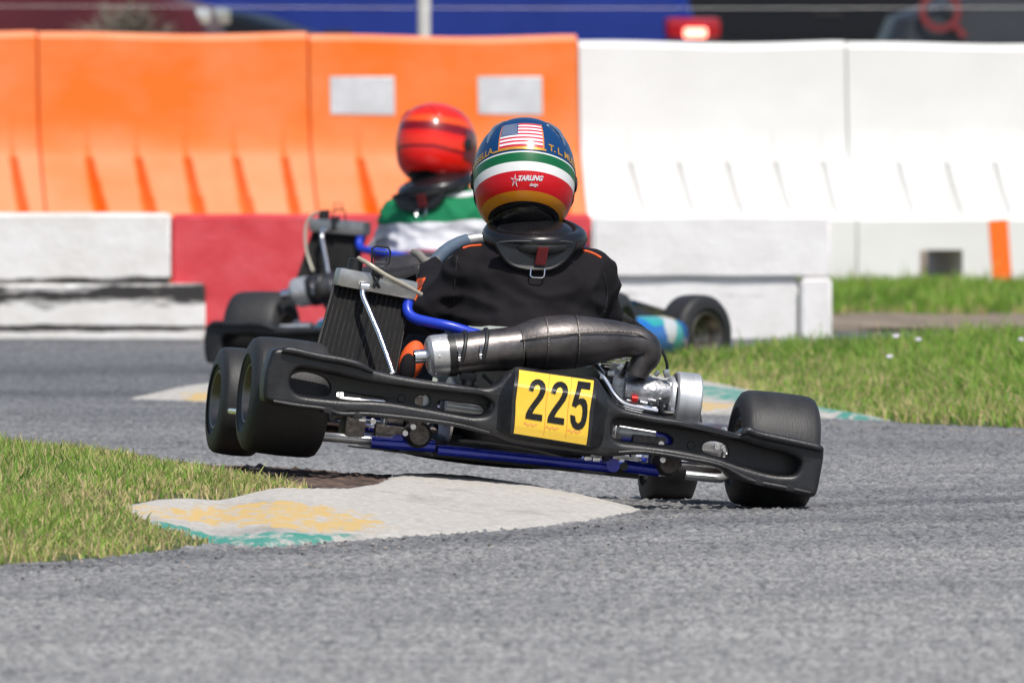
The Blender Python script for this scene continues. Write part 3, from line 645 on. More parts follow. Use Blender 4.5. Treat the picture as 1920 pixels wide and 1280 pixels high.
# bulged centre of the bumper that carries the number plate
TL, TR, BR_, BL_ = (973, 693), (1113, 713), (1099, 834), (963, 812)
def plate_px(u, v):
    a = Vector(BL_).lerp(Vector(BR_), u); b = Vector(TL).lerp(Vector(TR), u); p = a.lerp(b, v)
    p.x += .9 * math.sin(v * 9) ; return p
def plate_pt(u, v, off=0.0):
    p = plate_px(u, v); y = -.292 + (.045 * max(0, (v - .74) / .26) ** 1.3) + (.006 * max(0, (.14 - v) / .14)) - off
    return L(p.x, p.y, y)
def strip_mesh(name, us, vs, fn, m, th=.0016):
    q = MB(); n = len(us)
    top = [fn(u, v, 0) for v in vs for u in us]; bot = [fn(u, v, -th) for v in vs for u in us]; N = len(top)
    fs = []
    for j in range(len(vs) - 1):
        for i in range(n - 1):
            a = j * n + i; fs.append((a, a + 1, a + 1 + n, a + n)); fs.append((N + a + n, N + a + 1 + n, N + a + 1, N + a))
    for i in range(n - 1): fs += [(i + 1, i, N + i, N + i + 1)]; t = (len(vs) - 1) * n; fs += [(t + i, t + i + 1, N + t + i + 1, N + t + i)]
    for j in range(len(vs) - 1): fs += [(j * n, (j + 1) * n, N + (j + 1) * n, N + j * n)]; t = n - 1; fs += [((j + 1) * n + t, j * n + t, N + j * n + t, N + (j + 1) * n + t)]
    q.add(top + bot, fs); return q.mesh(name, m, 30)
VS = [0, .05, .1, .14, .3, .5, .7, .74, .78, .82, .88, .94, 1]; US = [i / 8 for i in range(9)]
plate_me = strip_mesh('number_plate', US, VS, lambda u, v, o: plate_pt(u, v, o), M['yellow'], .002)
# trapezoid bulge under the plate
q = MB(); us = [-.34, -.27, -.16, -.05, 0, .25, .5, .75, 1, 1.05, 1.09, 1.22, 1.33]
def bulge(u, v):
    e_ = max(0, abs(u - .5) - .5 - .05); k = max(0, 1 - e_ / (.25 if u < 0 else .21))
    vv = v
    p = plate_px(u, vv); y0 = BY + .012
    base = -.292 + (.045 * max(0, (v - .74) / .26) ** 1.3) + (.006 * max(0, (.14 - v) / .14)) + .0035
    if v > 1.0: base = -.25 + (v - 1) * 1.2
    if v < -.02: base += (-.02 - v) * .5
    y = y0 * (1 - k) + base * k
    if u < 0 or u > 1:
        s = min(1, max(0, abs(u - .5) - .54) / .24)
        tgt = ({True: (BL_[1] - 4, TL[1] + 30), False: (BR_[1] + 6, TR[1] + 46)})[u < .5]
        c = (tgt[0] + tgt[1]) / 2 + (u < .5) * 6; yy = p.y
        lim_t = tgt[1]; lim_b = tgt[0]; f = (v + .15) / 1.2; yn = lim_b * (1 - f) + lim_t * f
        p = Vector((p.x, p.y * (1 - s) + yn * s))
    return L(p.x, p.y, y)
vs_ = [-.17, -.10, -.02, .06, .14, .3, .5, .7, .74, .78, .84, .92, 1.0, 1.03, 1.05]
pts = [bulge(u, v) for v in vs_ for u in us]; n = len(us); N = len(pts)
fr = [Vector((p.x, BY + .06, p.z)) for p in pts]
fs = []
for j in range(len(vs_) - 1):
    for i in range(n - 1): a = j * n + i; fs.append((a, a + 1, a + 1 + n, a + n)); fs.append((N + a + n, N + a + 1 + n, N + a + 1, N + a))
t = (len(vs_) - 1) * n
for i in range(n - 1): fs += [(i + 1, i, N + i, N + i + 1), (t + i, t + i + 1, N + t + i + 1, N + t + i)]
for j in range(len(vs_) - 1): fs += [(j * n, (j + 1) * n, N + (j + 1) * n, N + j * n), ((j + 1) * n + n - 1, j * n + n - 1, N + j * n + n - 1, N + (j + 1) * n + n - 1)]
q.add(pts + fr, fs)
for (px, py) in ((753, 747), (1296, 835)):      # mounting bolts on the back plate
    c = L(px, py, BY + .066); q.lathe([(0, .0001), (0, .009), (.004, .012), (.012, .012)], c, (0, 1, 0), 16)
bulge_me = q.mesh('bumper_bulge', M['plastic'], 28)
def join_meshes(a_list, name, m, sharp=38):
    bm = bmesh.new()
    for a in a_list: bm.from_mesh(a)
    me = bpy.data.meshes.new(name); bm.to_mesh(me); bm.free(); me.materials.clear(); me.materials.append(m); me.shade_smooth(); me.set_sharp_from_angle(angle=R(sharp)); return me
q = MB()
for pts_ in ([(530, 658), (545, 657), (600, 669), (640, 676), (672, 684), (700, 697)], [(1392, 812), (1404, 807), (1425, 815), (1490, 829), (1534, 839), (1541, 846)]):
    q.tube([L(a, b, BY - .006) for a, b in pts_], [.006, .0095, .0095, .0095, .009, .004], 12, sub=5)
for pts_ in ([(512, 752), (557, 760), (612, 767), (640, 776), (700, 777), (839, 793), (917, 811)], [(1160, 848), (1207, 847), (1273, 857), (1350, 872), (1407, 900), (1473, 914), (1520, 924)]):
    q.tube([L(a, b, BY - .002) for a, b in pts_], [.004, .006, .006, .006, .006, .006, .004], 10, sub=4)
for px, py in ((612, 768), (668, 778), (1420, 903), (1478, 914)): q.box(L(px, py, BY + .02), (.022, .055, .016), Matrix.Rotation(R(3.5), 3, 'Y'), .004)
lips_me = q.mesh('lips', M['plastic'], 40)
bumper_me = join_meshes([bump_me, back_me, bulge_me, lips_me], 'rear_bumper', M['plastic'])

TWO = [(0, 0), (.50, 0), (.50, .155), (.20, .155), (.27, .28), (.38, .43), (.47, .57), (.505, .70), (.50, .80), (.46, .90), (.38, .97), (.27, 1.0), (.16, .98), (.075, .92), (.03, .83), (.012, .70), (.155, .68), (.165, .77), (.195, .84), (.255, .865), (.315, .84), (.345, .77), (.34, .69), (.29, .57), (.19, .42), (.07, .24), (.01, .12)]
FIVE = [(.47, 1.0), (.09, 1.0), (.025, .47), (.155, .44), (.20, .50), (.26, .525), (.32, .49), (.355, .41), (.36, .29), (.335, .17), (.265, .115), (.195, .145), (.155, .26), (.01, .275), (.035, .13), (.10, .03), (.20, -.02), (.31, -.02), (.41, .03), (.475, .12), (.51, .25), (.51, .38), (.48, .52), (.41, .62), (.32, .655), (.24, .65), (.195, .62), (.215, .845), (.47, .845)]
def on_plate(poly, u0, v0, su, sv, off):
    bm = bmesh.new(); vv = [bm.verts.new((x, y, 0)) for x, y in poly]
    for t in tessellate_polygon([[Vector((x, y, 0)) for x, y in poly]]): bm.faces.new([vv[i] for i in t])
    for k in range(1, 20): bmesh.ops.bisect_plane(bm, geom=bm.verts[:] + bm.edges[:] + bm.faces[:], plane_co=(0, k * .05, 0), plane_no=(0, 1, 0))
    for k in range(1, 5): bmesh.ops.bisect_plane(bm, geom=bm.verts[:] + bm.edges[:] + bm.faces[:], plane_co=(k * .12, 0, 0), plane_no=(1, 0, 0))
    for v in bm.verts: v.co = plate_pt(u0 + (v.co.x + .03 * v.co.y) * su, v0 + v.co.y * sv, off)
    me = bpy.data.meshes.new('digit'); bm.to_mesh(me); bm.free(); me.materials.append(M['digit']); me.shade_smooth(); return me
DIG = [on_plate(TWO, .135, .255, .46, .645, .0012), on_plate(TWO, .435, .25, .46, .665, .0012), on_plate(FIVE, .735, .225, .46, .735, .0012)]
PRN = []
for k in range(3):
    q = MB(); u0 = .12 + .30 * k
    for i in range(7):
        a = u0 + i * .026; q.add([plate_pt(a, .165 + .02 * math.sin(i * 2.3), .0012), plate_pt(a + .02, .165 + .02 * math.sin(i * 2.3 + 1), .0012), plate_pt(a + .02, .185 + .02 * math.sin(i * 2.3 + 1), .0012), plate_pt(a, .185 + .012 * math.sin(i * 2.3), .0012)], [(0, 1, 2, 3)])
    PRN.append(q.mesh('small_print', M['pink'], fix=False))
q = MB()
for k in (1, 2): u0 = .105 + .30 * k; q.add([plate_pt(u0, v, .0008) for v in VS[1:]] + [plate_pt(u0 + .006, v, .0008) for v in VS[1:]], [(i, i + len(VS) - 1, i + len(VS), i + 1) for i in range(len(VS) - 2)])
seam_me = q.mesh('sticker_joint', M['fg'], fix=False)

def K(*a): return L(*a)
def kart_parts(root, opt):
    """all parts of a kart, in the kart's own frame (x right, y forward, origin at the middle of the rear axle)"""
    two = opt.get('two', False)
    tilt = Matrix.Translation((-.02, 0, -.035)) @ Matrix.Rotation(R(-3.6), 4, 'Y') if two else None
    bp = link('rear_bumper', bumper_me, root, tilt)
    if not two:
        pl = link('number_plate', plate_me, root)
        for d in DIG: link('digit', d, pl)
        [link('small_print', pm_, pl) for pm_ in PRN]; link('sticker_joint', seam_me, pl)
    # wheels
    fl = opt.get('steer', 5)
    for nm, x, y, z, tm, rm, st, cam_ in (('rear_wheel', -.600, 0, 0, RT, RR_, 0, 0), ('rear_wheel', .600, 0, 0, RT, RR_, 0, 0), ('front_wheel', -.537, 1.05, opt.get('flz', -.025), FT, FR_, fl, 0), ('front_wheel', .545, 1.05, opt.get('frz', -.012), FT, FR_, fl, 0)):
        w = empty(nm, Matrix.Translation((x, y, z)) @ Matrix.Rotation(R(st), 4, 'Z') @ Matrix.Rotation(R(180 if x > 0 else 0), 4, 'Z'), root)
        link('tyre', tm, w); link('rim', rm, w)
    # axle, hubs, bearing carriers
    q = MB(); q.tube([(-.60, 0, 0), (.60, 0, 0)], .025, 20, False)
    q.build('axle', M['chrome'], root)
    for sx in (-1, 1):
        q = MB(); q.lathe([(0, .03), (0, .038), (.05, .038), (.055, .045), (.06, .045), (.06, .026)], (sx * .42, 0, 0), (sx, 0, 0), 20); q.build('wheel_hub', M['alu'], root)
        q = MB(); q.lathe([(-.02, .026), (-.02, .048), (.02, .048), (.02, .026)], (sx * .33, 0, 0), (1, 0, 0), 20, True); q.box((sx * .33, .01, -.045), (.05, .05, .05), bev=.006); q.build('bearing_carrier', M['cast'], root)
    # brake disc and caliper
    q = MB(); q.lathe([(-.003, .03), (-.003, .092), (.003, .092), (.003, .03)], (-.20, 0, 0), (1, 0, 0), 36, True); q.build('brake_disc', M['alu'], root)
    q = MB(); q.box((-.20, -.075, .03), (.06, .05, .075), bev=.008); q.tube([(-.20, -.09, .06), (-.17, -.10, .075), (-.1, -.05, .06)], .004, 6); q.build('brake_caliper', M['black'], root)
    q = MB(); q.lathe([(-.003, .03), (-.003, .085), (.003, .085), (.003, .03)], (.20, 0, 0), (1, 0, 0), 36, True); q.build('sprocket', M['alu'], root)
    # frame
    def fy(px, py, y): return K(px, py, y)
    q = MB()
    A_, B_, C_, D_ = fy(690, 826, -.10), fy(822, 838, -.11), fy(1140, 878, -.11), fy(1240, 884, -.10)
    q.tube([fy(695, 828, -.09), fy(815, 836, -.09)], .0155, 14, False); q.tube([fy(820, 842, -.11), fy(1150, 876, -.11)], .0135, 14, False)
    q.tube([fy(1150, 872, -.14), fy(1150, 872, 0)], .0165, 14, False, caps=True); q.tube([fy(1170, 873, -.10), fy(1235, 882, -.10)], .0155, 14, False)
    for sx in (-1, 1):
        q.tube([(sx * .33, -.10, -.075), (sx * .33, .30, -.078), (sx * .30, .72, -.078), (sx * .22, 1.0, -.075), (sx * .22, 1.22, -.07)], .015, 12)
        q.tube([(sx * .24, 1.02, -.06), (sx * .44, 1.05, -.02)], .013, 10, False)
    q.tube([(-.32, .35, -.08), (.32, .35, -.08)], .014, 12, False); q.tube([(-.24, .98, -.08), (.24, .98, -.08)], .014, 12, False); q.tube([(-.27, .8, -.08), (.27, .8, -.08)], .014, 12, False)
    q.build('frame', M['blueframe'], root)
    q = MB(); q.lathe([(-.143, .0001), (-.143, .0105)], fy(1150, 872, -.001), (0, 1, 0), 14); q.build('tube_bore', M['black'], root)
    # bumper brackets, silver sleeves seen through the slots
    q = MB()
    q.tube([fy(600, 818, -.06), fy(697, 826, -.06)], .0115, 14, False)
    q.tube([fy(836, 758, -.13), fy(918, 770, -.13)], .016, 14, False); q.tube([fy(645, 738, -.14), fy(728, 745, -.14)], .008, 10, False)
    q.tube([fy(1158, 808, -.12), fy(1258, 822, -.12)], .023, 16, False)
    q.tube([fy(1286, 890, -.08), fy(1352, 896, -.08), fy(1362, 880, 0)], .011, 12)
    q.box(fy(802, 750, -.15), (.022, .01, .05), bev=.004)
    split(q, 'chrome_sleeve', M['dullalu'], root)
    q = MB()
    for (px, py) in ((785, 815), (1254, 868)):
        c = fy(px, py, -.12); q.lathe([(-.012, .0001), (-.012, .024), (0, .032), (.05, .032), (.055, .02)], c, (0, 1, 0), 20); q.box(c + Vector((0, .05, .045)), (.045, .05, .10), bev=.006)
    q.box(fy(740, 812, -.05), (.10, .03, .035), bev=.006); q.box(fy(660, 800, -.02), (.05, .1, .07), bev=.01); q.box(fy(1215, 830, -.14), (.08, .03, .035), bev=.006)
    split(q, 'bumper_mount', M['darkcast'], root)
    q = MB()
    for (px, py) in ((775, 800), (760, 812), (1243, 862), (700, 790), (1170, 845), (1240, 832), (1360, 842), (1345, 838)): q.lathe([(0, .0001), (0, .007), (.006, .008), (.01, .008)], fy(px, py, -.16), (0, 1, 0), 8)
    for (px, py) in ((679, 785), (1102, 858), (1118, 860)): q.box(fy(px, py, -.16), (.018, .012, .012), bev=.003)
    split(q, 'bolt', M['chrome'], root)
    q = MB(); q.box(fy(1245, 828, -.13), (.05, .03, .05), bev=.006); q.box(fy(1178, 822, -.13), (.035, .02, .02), bev=.004); split(q, 'blue_clamp', M['blueframe'], root)
    # floor tray and underside
    q = MB(); q.prism([(-.30, .25), (-.27, .95), (-.21, 1.22), (.21, 1.22), (.27, .95), (.30, .25)], -.100, -.096, lambda x, y, d: (x, y, d)); q.build('floor_tray', M['tray'], root)
    q = MB(); q.prism([(-.30, -.06), (-.30, .26), (.30, .26), (.27, -.06)], -.103, -.078, lambda x, y, d: (x, y, d)); q.ell((-.10, .10, -.078), (.27, .2, .034)); q.ell((.0, .0, -.03), (.16, .05, .07)); q.build('under_pan', M['tray'], root)
    # seat
    q = MB(); rows = []
    sec = [(.02, -.105, .155), (.10, -.09, .17), (.03, -.01, .185), (-.005, .10, .185), (-.02, .20, .17), (-.035, .275, .13)]
    path = [(.225, .05, .10), (.215, .02, .13), (.19, -.02, .15), (.15, -.05, .18), (.095, -.02, .19), (.06, .07, .19), (.035, .17, .175), (.018, .25, .14), (.012, .285, .10)]
    n = 13; vs = []
    for (z, y, hw) in path[:4] + [(.07, .03, .19), (.035, .12, .19), (.02, .20, .175), (.012, .27, .14), (.012, .30, .10)]:
        for i in range(n):
            t = -1 + 2 * i / (n - 1); vs.append((t * hw * 1.04, y + .14 * abs(t) ** 3 * (1 if y < .3 else .2), z + .10 * abs(t) ** 3 * (1 if y > .12 else .2)))
    fs = [(j * n + i, j * n + i + 1, (j + 1) * n + i + 1, (j + 1) * n + i) for j in range(8) for i in range(n - 1)]
    N = len(vs); vs2 = [(x * 1.02, y - .006, z - .004) for x, y, z in vs]; fs2 = [tuple(N + i for i in f)[::-1] for f in fs]
    rim_ = list(range(n)) + [j * n + n - 1 for j in range(1, 9)] + [8 * n + i for i in range(n - 2, -1, -1)] + [j * n for j in range(7, 0, -1)]
    fs3 = [(rim_[i], rim_[(i + 1) % len(rim_)], N + rim_[(i + 1) % len(rim_)], N + rim_[i]) for i in range(len(rim_))]
    q.add(vs + vs2, fs + fs2 + fs3); q.build('seat', M['seat'] if not two else M['black'], root, sharp=60)
    q = MB(); q.tube([(.20, .05, .02), (.26, -.02, -.05)], .008, 8, False); q.tube([(-.20, .05, .02), (-.26, -.02, -.05)], .008, 8, False); split(q, 'seat_stay', M['chrome'], root)
    # steering wheel and column
    c = K(922, 560, .62); th = R(28); ux = Vector((1, 0, 0)); uy = Vector((0, math.sin(th), math.cos(th)))
    def ring(a0, a1, k=20): return [c + (ux * math.cos(R(a0 + (a1 - a0) * i / k)) + uy * math.sin(R(a0 + (a1 - a0) * i / k))) * .165 for i in range(k + 1)]
    q = MB(); q.tube(ring(112, 405, 36), .0165, 14, False); q.build('steering_wheel', M['greygrip'], root)
    q = MB(); q.tube(ring(45, 112, 14), .0150, 14, False); q.build('wheel_band', M['alu'], root)
    q = MB(); nrm = ux.cross(uy)
    for a in (30, 150, 270): q.tube([c, c + (ux * math.cos(R(a)) + uy * math.sin(R(a))) * .16], .008, 8, False)
    q.tube([c, Vector((0, 1.0, -.05))], .010, 10, False); q.build('steering_column', M['black'], root)
    # radiator
    ry = opt.get('rady', .0)
    rm_ = Matrix.Translation((.03, 0, .058)) if two else None
    r = empty('radiator', rm_, root)
    a, b_, cc, d = K(630, 534, .10), K(768, 560, .10), K(741, 700, .02), K(588, 690, .02)
    off = Vector((0, .035, 0)); q = MB(); q.add([a, b_, cc, d, a + off, b_ + off, cc + off, d + off], [(0, 1, 2, 3), (7, 6, 5, 4), (0, 4, 5, 1), (1, 5, 6, 2), (2, 6, 7, 3), (3, 7, 4, 0)]); q.build('core', M['core'], r)
    q = MB()
    for i in range(15):
        if i == 7: continue
        t = (i + .5) / 15; p0 = a.lerp(b_, t); p1 = d.lerp(cc, t); q.box((p0 + p1) / 2 + Vector((0, -.001, 0)), (.0013, .004, (p1 - p0).length), Vector((0, 0, 1)).rotation_difference((p1 - p0).normalized()).to_matrix())
    q.build('core_tubes', M['finline'], r)
    q = MB()
    for p0, p1 in ((a, d), (b_, cc)): q.tube([p0 + off * .5, p1 + off * .5], .006, 4, False)
    t0, t1 = a.lerp(b_, .5), d.lerp(cc, .5); split(q, 'side_rail', M['finline'], r)
    q = MB(); q.box((t0 + t1) / 2 + Vector((0, -.001, 0)), (.010, .003, (t1 - t0).length), Vector((0, 0, 1)).rotation_difference((t1 - t0).normalized()).to_matrix()); q.build('centre_slot', M['black'], r)
    ct = K(704, 532, .105); ax = (b_ - a).normalized(); rot = Vector((1, 0, 0)).rotation_difference(ax).to_matrix()
    q = MB(); q.box(ct, ((b_ - a).length + .014, .075, .046), rot, .013); q.build('tank', M['tank'], r)
    q = MB(); q.lathe([(0, .018), (.028, .018), (.030, .014), (.031, .0001)], K(664, 508, .10), rot @ Vector((0, 0, 1)), 18); q.box(K(668, 486, .12), (.02, .012, .006), bev=.002); q.build('filler_cap', M['black'], r)
    q = MB()
    for px, py in ((683, 538), (733, 545)): q.lathe([(0, .0001), (0, .008), (.02, .008)], K(px, py, .07), (0, 1, 0), 12)
    q.box(K(708, 545, .075), (.07, .006, .006), rot); split(q, 'tank_lug', M['chrome'], r)
    q = MB()  # cable tie
    q.tube([K(700, 505, .08), K(703, 520, .06), K(712, 540, .06)], .004, 6); q.tube([K(715, 505, .08), K(710, 520, .06), K(700, 540, .06)], .004, 6); q.box(K(708, 512, .07), (.03, .012, .016), rot, .003); q.build('cable_tie', M['black'], r)
    q = MB()  # wire buckle
    f_ = [K(697, 497, .09), K(698, 466, .09), K(706, 461, .09), K(728, 464, .09), K(732, 472, .09), K(729, 494, .09), K(720, 500, .09), K(704, 500, .09)]
    if two: f_ = [p + Vector((0, 0, -.03)) for p in f_]
    q.tube(f_, .0026, 6, False, closed=True); q.tube([K(702, 492, .085), K(703, 470, .085), K(725, 473, .085), K(724, 492, .085)], .002, 6, False, closed=True); q.build('wire_buckle', M['black'], r)
    q = MB(); q.tube([K(672, 484, .09), K(690, 494, .06), K(722, 515, .05), K(760, 535, .06), K(790, 552, .08)] if not two else [K(660, 490, .09), K(640, 492, .09), K(622, 520, .08), K(624, 580, .06), K(645, 640, .04)], .0055, 10); q.build('overflow_hose', M['clear'], r)
    q = MB(); q.tube([K(682, 532, .05), K(680, 552, .04), K(690, 578, .02), K(712, 630, -.02), K(736, 698, -.07)], .0068, 12); q.lathe([(-.01, .009), (-.01, .013), (.01, .013), (.01, .009)], K(683, 538, .05), (1, 0, 0), 14, True)
    q.build('radiator_stay', M['chrome'], root, rm_)
    q = MB(); q.tube([K(769, 542, .09), K(766, 562, .085), K(764, 582, .075), K(776, 596, .06), K(805, 604, .04), K(845, 612, .02), K(900, 628, .02), K(1000, 650, .05)], .0128, 16, sub=6); q.build('coolant_hose', M['bluehose'], root, rm_)
    q = MB(); q.lathe([(-.005, .0125), (-.005, .0145), (.005, .0145), (.005, .0125)], K(768, 552, .087), (0, 0, 1), 18, True); q.build('hose_clamp', M['chrome'], root, rm_)
    # exhaust
    ex = empty('exhaust', Matrix.Translation((.25, 0, 0)) @ Matrix.Diagonal((1.31, 1, 1, 1)) @ Matrix.Translation((-.25, 0, 0)) if two else None, root); ey = -.10
    q = MB(); q.tube([K(852, 664, ey), K(900, 658, ey), K(940, 655, ey), K(974, 652, ey)], [.049, .0495, .0515, .0535], 40, False); q.build('silencer', M['steel2'], ex)
    pth = [(975, 652, .0545), (995, 648, .060), (1016, 644, .0645), (1060, 641, .0655), (1085, 640, .0625), (1112, 639, .0575), (1135, 637.5, .0515), (1158, 637, .0455), (1180, 638.5, .039), (1200, 643, .038), (1213, 653, .035), (1214, 668, .032), (1205, 680, .030), (1198, 692, .028), (1193, 704, .027)]
    q = MB(); q.tube([K(a_, b__, ey + .02 * i / 14) for i, (a_, b__, _) in enumerate(pth)], [p_[2] for p_ in pth], 44, True, sub=3); q.build('expansion_pipe', M['steel'], ex)
    q = MB()
    wl_ = [(976, 638), (1016, 630), (1060, 626), (1112, 622), (1158, 621), (1195, 626), (1222, 640)]
    q.tube([K(a_, b__, ey - rr_) for (a_, b__), rr_ in zip(wl_, (.052, .063, .0635, .055, .0425, .029, .016))], .0022, 6, sub=6)
    for a_, b__, r_ in ((976, 652, .0552), (1020, 643.5, .0655), (1078, 640.3, .0642)):
        q.lathe([(-.0015, r_ - .002), (-.0015, r_ + .0006), (.0015, r_ + .0006), (.0015, r_ - .002)], K(a_, b__, ey), (1, 0, .1), 44, True)
    q.build('weld_seam', M['weld'], ex)
    sx_ = (K(974, 652, ey) - K(852, 664, ey)).normalized()
    q = MB(); q.lathe([(0, .0001), (0, .036), (.004, .043), (.010, .0485), (.018, .0495), (.052, .0495), (.052, .046)], K(800, 668, ey), sx_, 40)
    for k in range(6):
        a_ = k * 1.05; q.ell(K(818, 667, ey) + Vector((0, math.cos(a_), math.sin(a_))) * .0492, (.003, .003, .003), 8, 6)
    q.build('silencer_cap', M['alu'], ex)
    q = MB(); q.lathe([(0, .012), (0, .0165), (.045, .0165), (.045, .012)], K(777, 669, ey), sx_, 24, True); q.build('tailpipe', M['chrome'], ex)
    q = MB(); q.lathe([(0, .048), (0, .0515), (.018, .0515), (.018, .048)], K(838, 666, ey), sx_, 40, True); q.build('rubber_band', M['black'], ex)
    for px, py in ((862, 664), (902, 659)):
        q = MB(); cc_ = K(px, py, ey); q.tube([cc_ + Vector((0, math.cos(a_), math.sin(a_))) * .0545 + Vector((.006 * math.sin(a_), 0, 0)) for a_ in [R(-10 + i * 13) for i in range(17)]], .0052, 8, False); q.build('rubber_strap', M['black'], ex)
        q = MB(); hp = [K(px - 1 + 2.2 * math.cos(i * 1.6), py - 12 + i * 1.1, ey - .055 - .003 * math.sin(i * 1.6)) for i in range(24)]; q.tube(hp, .0015, 5, False); q.build('spring', M['chrome'], ex)
    q = MB(); q.box(K(877, 706, ey), (.040, .03, .022), bev=.006); q.tube([K(877, 708, ey), K(877, 722, ey)], .016, 14, False); q.tube([K(905, 702, ey), K(935, 730, ey)], .0045, 8, False); split(q, 'exhaust_mount', M['black'], ex)
    # engine on the right
    en = empty('engine', None, root)
    q = MB(); q.box(K(1175, 728, .02), (.10, .14, .075), bev=.014); q.box(K(1165, 700, .04), (.07, .10, .045), bev=.01); q.lathe([(-.06, .0001), (-.06, .028), (-.02, .036), (.02, .036), (.05, .028), (.05, .0001)], K(1215, 735, -.05), (1, 0, 0), 24)
    q.lathe([(-.03, .0001), (-.03, .020), (.03, .022), (.03, .0001)], K(1244, 728, -.04), (1, 0, 0), 20); split(q, 'crankcase', M['cast'], en)
    q = MB()
    for i in range(5): q.box(K(1160, 690 - i * 5, .06), (.085, .09, .003), bev=.001)
    split(q, 'cylinder_fin', M['cast'], en)
    q = MB(); q.lathe([(0, .0001), (0, .045), (.004, .052), (.010, .056), (.016, .056)], K(1247, 748, -.02), (1, 0, 0), 36); q.build('clutch_body', M['dullalu'], en)
    q = MB(); q.lathe([(0, .055), (0, .066), (.004, .070), (.056, .070), (.060, .066), (.060, .0001)], K(1262, 750, -.02), (1, 0, 0), 48); q.lathe([(.002, .0001), (.002, .064)], K(1262, 750, -.02), (1, 0, 0), 48); q.build('clutch_drum', M['dullalu'], en)
    q = MB()
    q.tube([K(1112, 678, -.05), K(1135, 712, -.07), K(1150, 738, -.08), K(1168, 756, -.09), K(1195, 764, -.09), K(1222, 768, -.09)], .0085, 12, sub=5); q.tube([K(1205, 766, -.1), K(1232, 771, -.1)], .0105, 10, False); q.build('water_pipe', M['chrome'], en)
    q = MB()
    for px, py, s_ in ((1250, 700, .014), (1163, 688, .012), (1186, 752, .010), (1248, 745, .010), (1240, 760, .012), (1222, 752, .010), (1145, 700, .012), (1128, 706, .009), (1232, 700, .01), (1168, 672, .008), (1260, 772, .010)):
        q.box(K(px, py, -.07), (s_, s_, s_ * 1.4), Matrix.Rotation(px, 3, 'Y'), .002)
    for px, py in ((1175, 750), (1200, 752), (1215, 748), (1240, 770), (1225, 745)): q.tube([K(px, py, -.08), K(px + 14, py + 3, -.08)], .0035, 8, False)
    q.tube([K(1178, 680, -.04), K(1165, 706, -.06)], .007, 8, False); split(q, 'engine_fitting', M['fitting'], en)
    q = MB(); q.tube([K(1184, 747, -.09), K(1195, 748, -.09)], .009, 12, False); q.tube([K(1112, 690, 0), K(1116, 684, 0)], .006, 8, False); split(q, 'red_fitting', M['red'], en)
    q = MB(); q.tube([K(1168, 590, .02), K(1185, 600, .0), K(1215, 622, -.04), K(1240, 655, -.05), K(1250, 680, -.05), K(1252, 705, -.04)], .0038, 8, sub=5); q.box(K(1176, 597, .0), (.03, .012, .012), Matrix.Rotation(R(35), 3, 'Y'), .003); q.tube([K(1125, 690, .03), K(1142, 706, 0), K(1135, 730, -.02)], .004, 8)
    q.tube([K(1240, 752, -.1), K(1242, 772, -.1), K(1262, 775, -.1)], .006, 8); q.box(K(1228, 758, -.03), (.05, .04, .05), bev=.006); split(q, 'throttle_cable', M['black'], en)
    q = MB(); q.box(K(1135, 745, .10), (.09, .10, .09), bev=.02); q.build('carburettor', M['black'], en)
    # side pods, nose, front panel
    pm = opt['pod']
    for sx in (-1, 1):
        q = MB(); secs = []
        n = 14; ys = [.22, .26, .34, .5, .66, .78, .84]
        vs = []
        for j, y in enumerate(ys):
            k = [.25, .75, 1, 1, 1, .8, .3][j]; hw, hh = .085 * k, .068 * k
            for i in range(n):
                a_ = 2 * math.pi * i / n; ca, sa = math.cos(a_), math.sin(a_)
                vs.append(((.555 if sx > 0 else -.465) + hw * abs(ca) ** .7 * (1 if ca > 0 else -1), y, -.015 + hh * abs(sa) ** .7 * (1 if sa > 0 else -1)))
        fs = [(j * n + i, j * n + (i + 1) % n, (j + 1) * n + (i + 1) % n, (j + 1) * n + i) for j in range(len(ys) - 1) for i in range(n)]
        fs += [tuple(range(n)), tuple((len(ys) - 1) * n + i for i in range(n))]
        q.add(vs, fs); q.build('side_pod', pm, root, sharp=60)
        q = MB(); q.tube([(sx * .33, .25, -.05), (sx * .58, .25, -.045), (sx * .60, .35, -.045), (sx * .60, .7, -.045), (sx * .56, .80, -.045), (sx * .30, .80, -.05)], .010, 10); q.build('side_bar', M['chrome'], root)
    q = MB(); n = 17; vs = []
    for j, (y, z, w) in enumerate([(1.20, -.085, .44), (1.34, -.09, .46), (1.42, -.06, .46), (1.43, .0, .45), (1.38, .055, .42), (1.28, .10, .30), (1.20, .13, .2)]):
        for i in range(n): t = -1 + 2 * i / (n - 1); vs.append((t * w, y - .16 * t * t, z))
    N = len(vs); fs = [(j * n + i, j * n + i + 1, (j + 1) * n + i + 1, (j + 1) * n + i) for j in range(6) for i in range(n - 1)]
    q.add(vs, fs); q.build('nose_cone', pm, root, sharp=60)
    q = MB(); vs = []
    for j, (y, z, w) in enumerate([(1.16, .08, .26), (1.08, .16, .27), (.98, .25, .24), (.90, .32, .19), (.86, .345, .15)]):
        for i in range(9): t = -1 + i / 4; vs.append((t * w, y - .05 * t * t, z))
    fs = [(j * 9 + i, j * 9 + i + 1, (j + 1) * 9 + i + 1, (j + 1) * 9 + i) for j in range(4) for i in range(8)]
    N = len(vs); vs += [(x, y + .006, z + .002) for x, y, z in vs]; fs += [tuple(N + i for i in f)[::-1] for f in fs]
    q.add(vs, fs); q.build('front_panel', opt['panel'], root, sharp=60)
    q = MB(); q.tube([(-.25, 1.2, -.05), (-.22, 1.34, -.03), (.22, 1.34, -.03), (.25, 1.2, -.05)], .01, 10); q.tube([(-.45, 1.05, -.02), (.45, 1.05, -.02)], .008, 8, False); q.build('front_bumper_bar', M['chrome'], root)
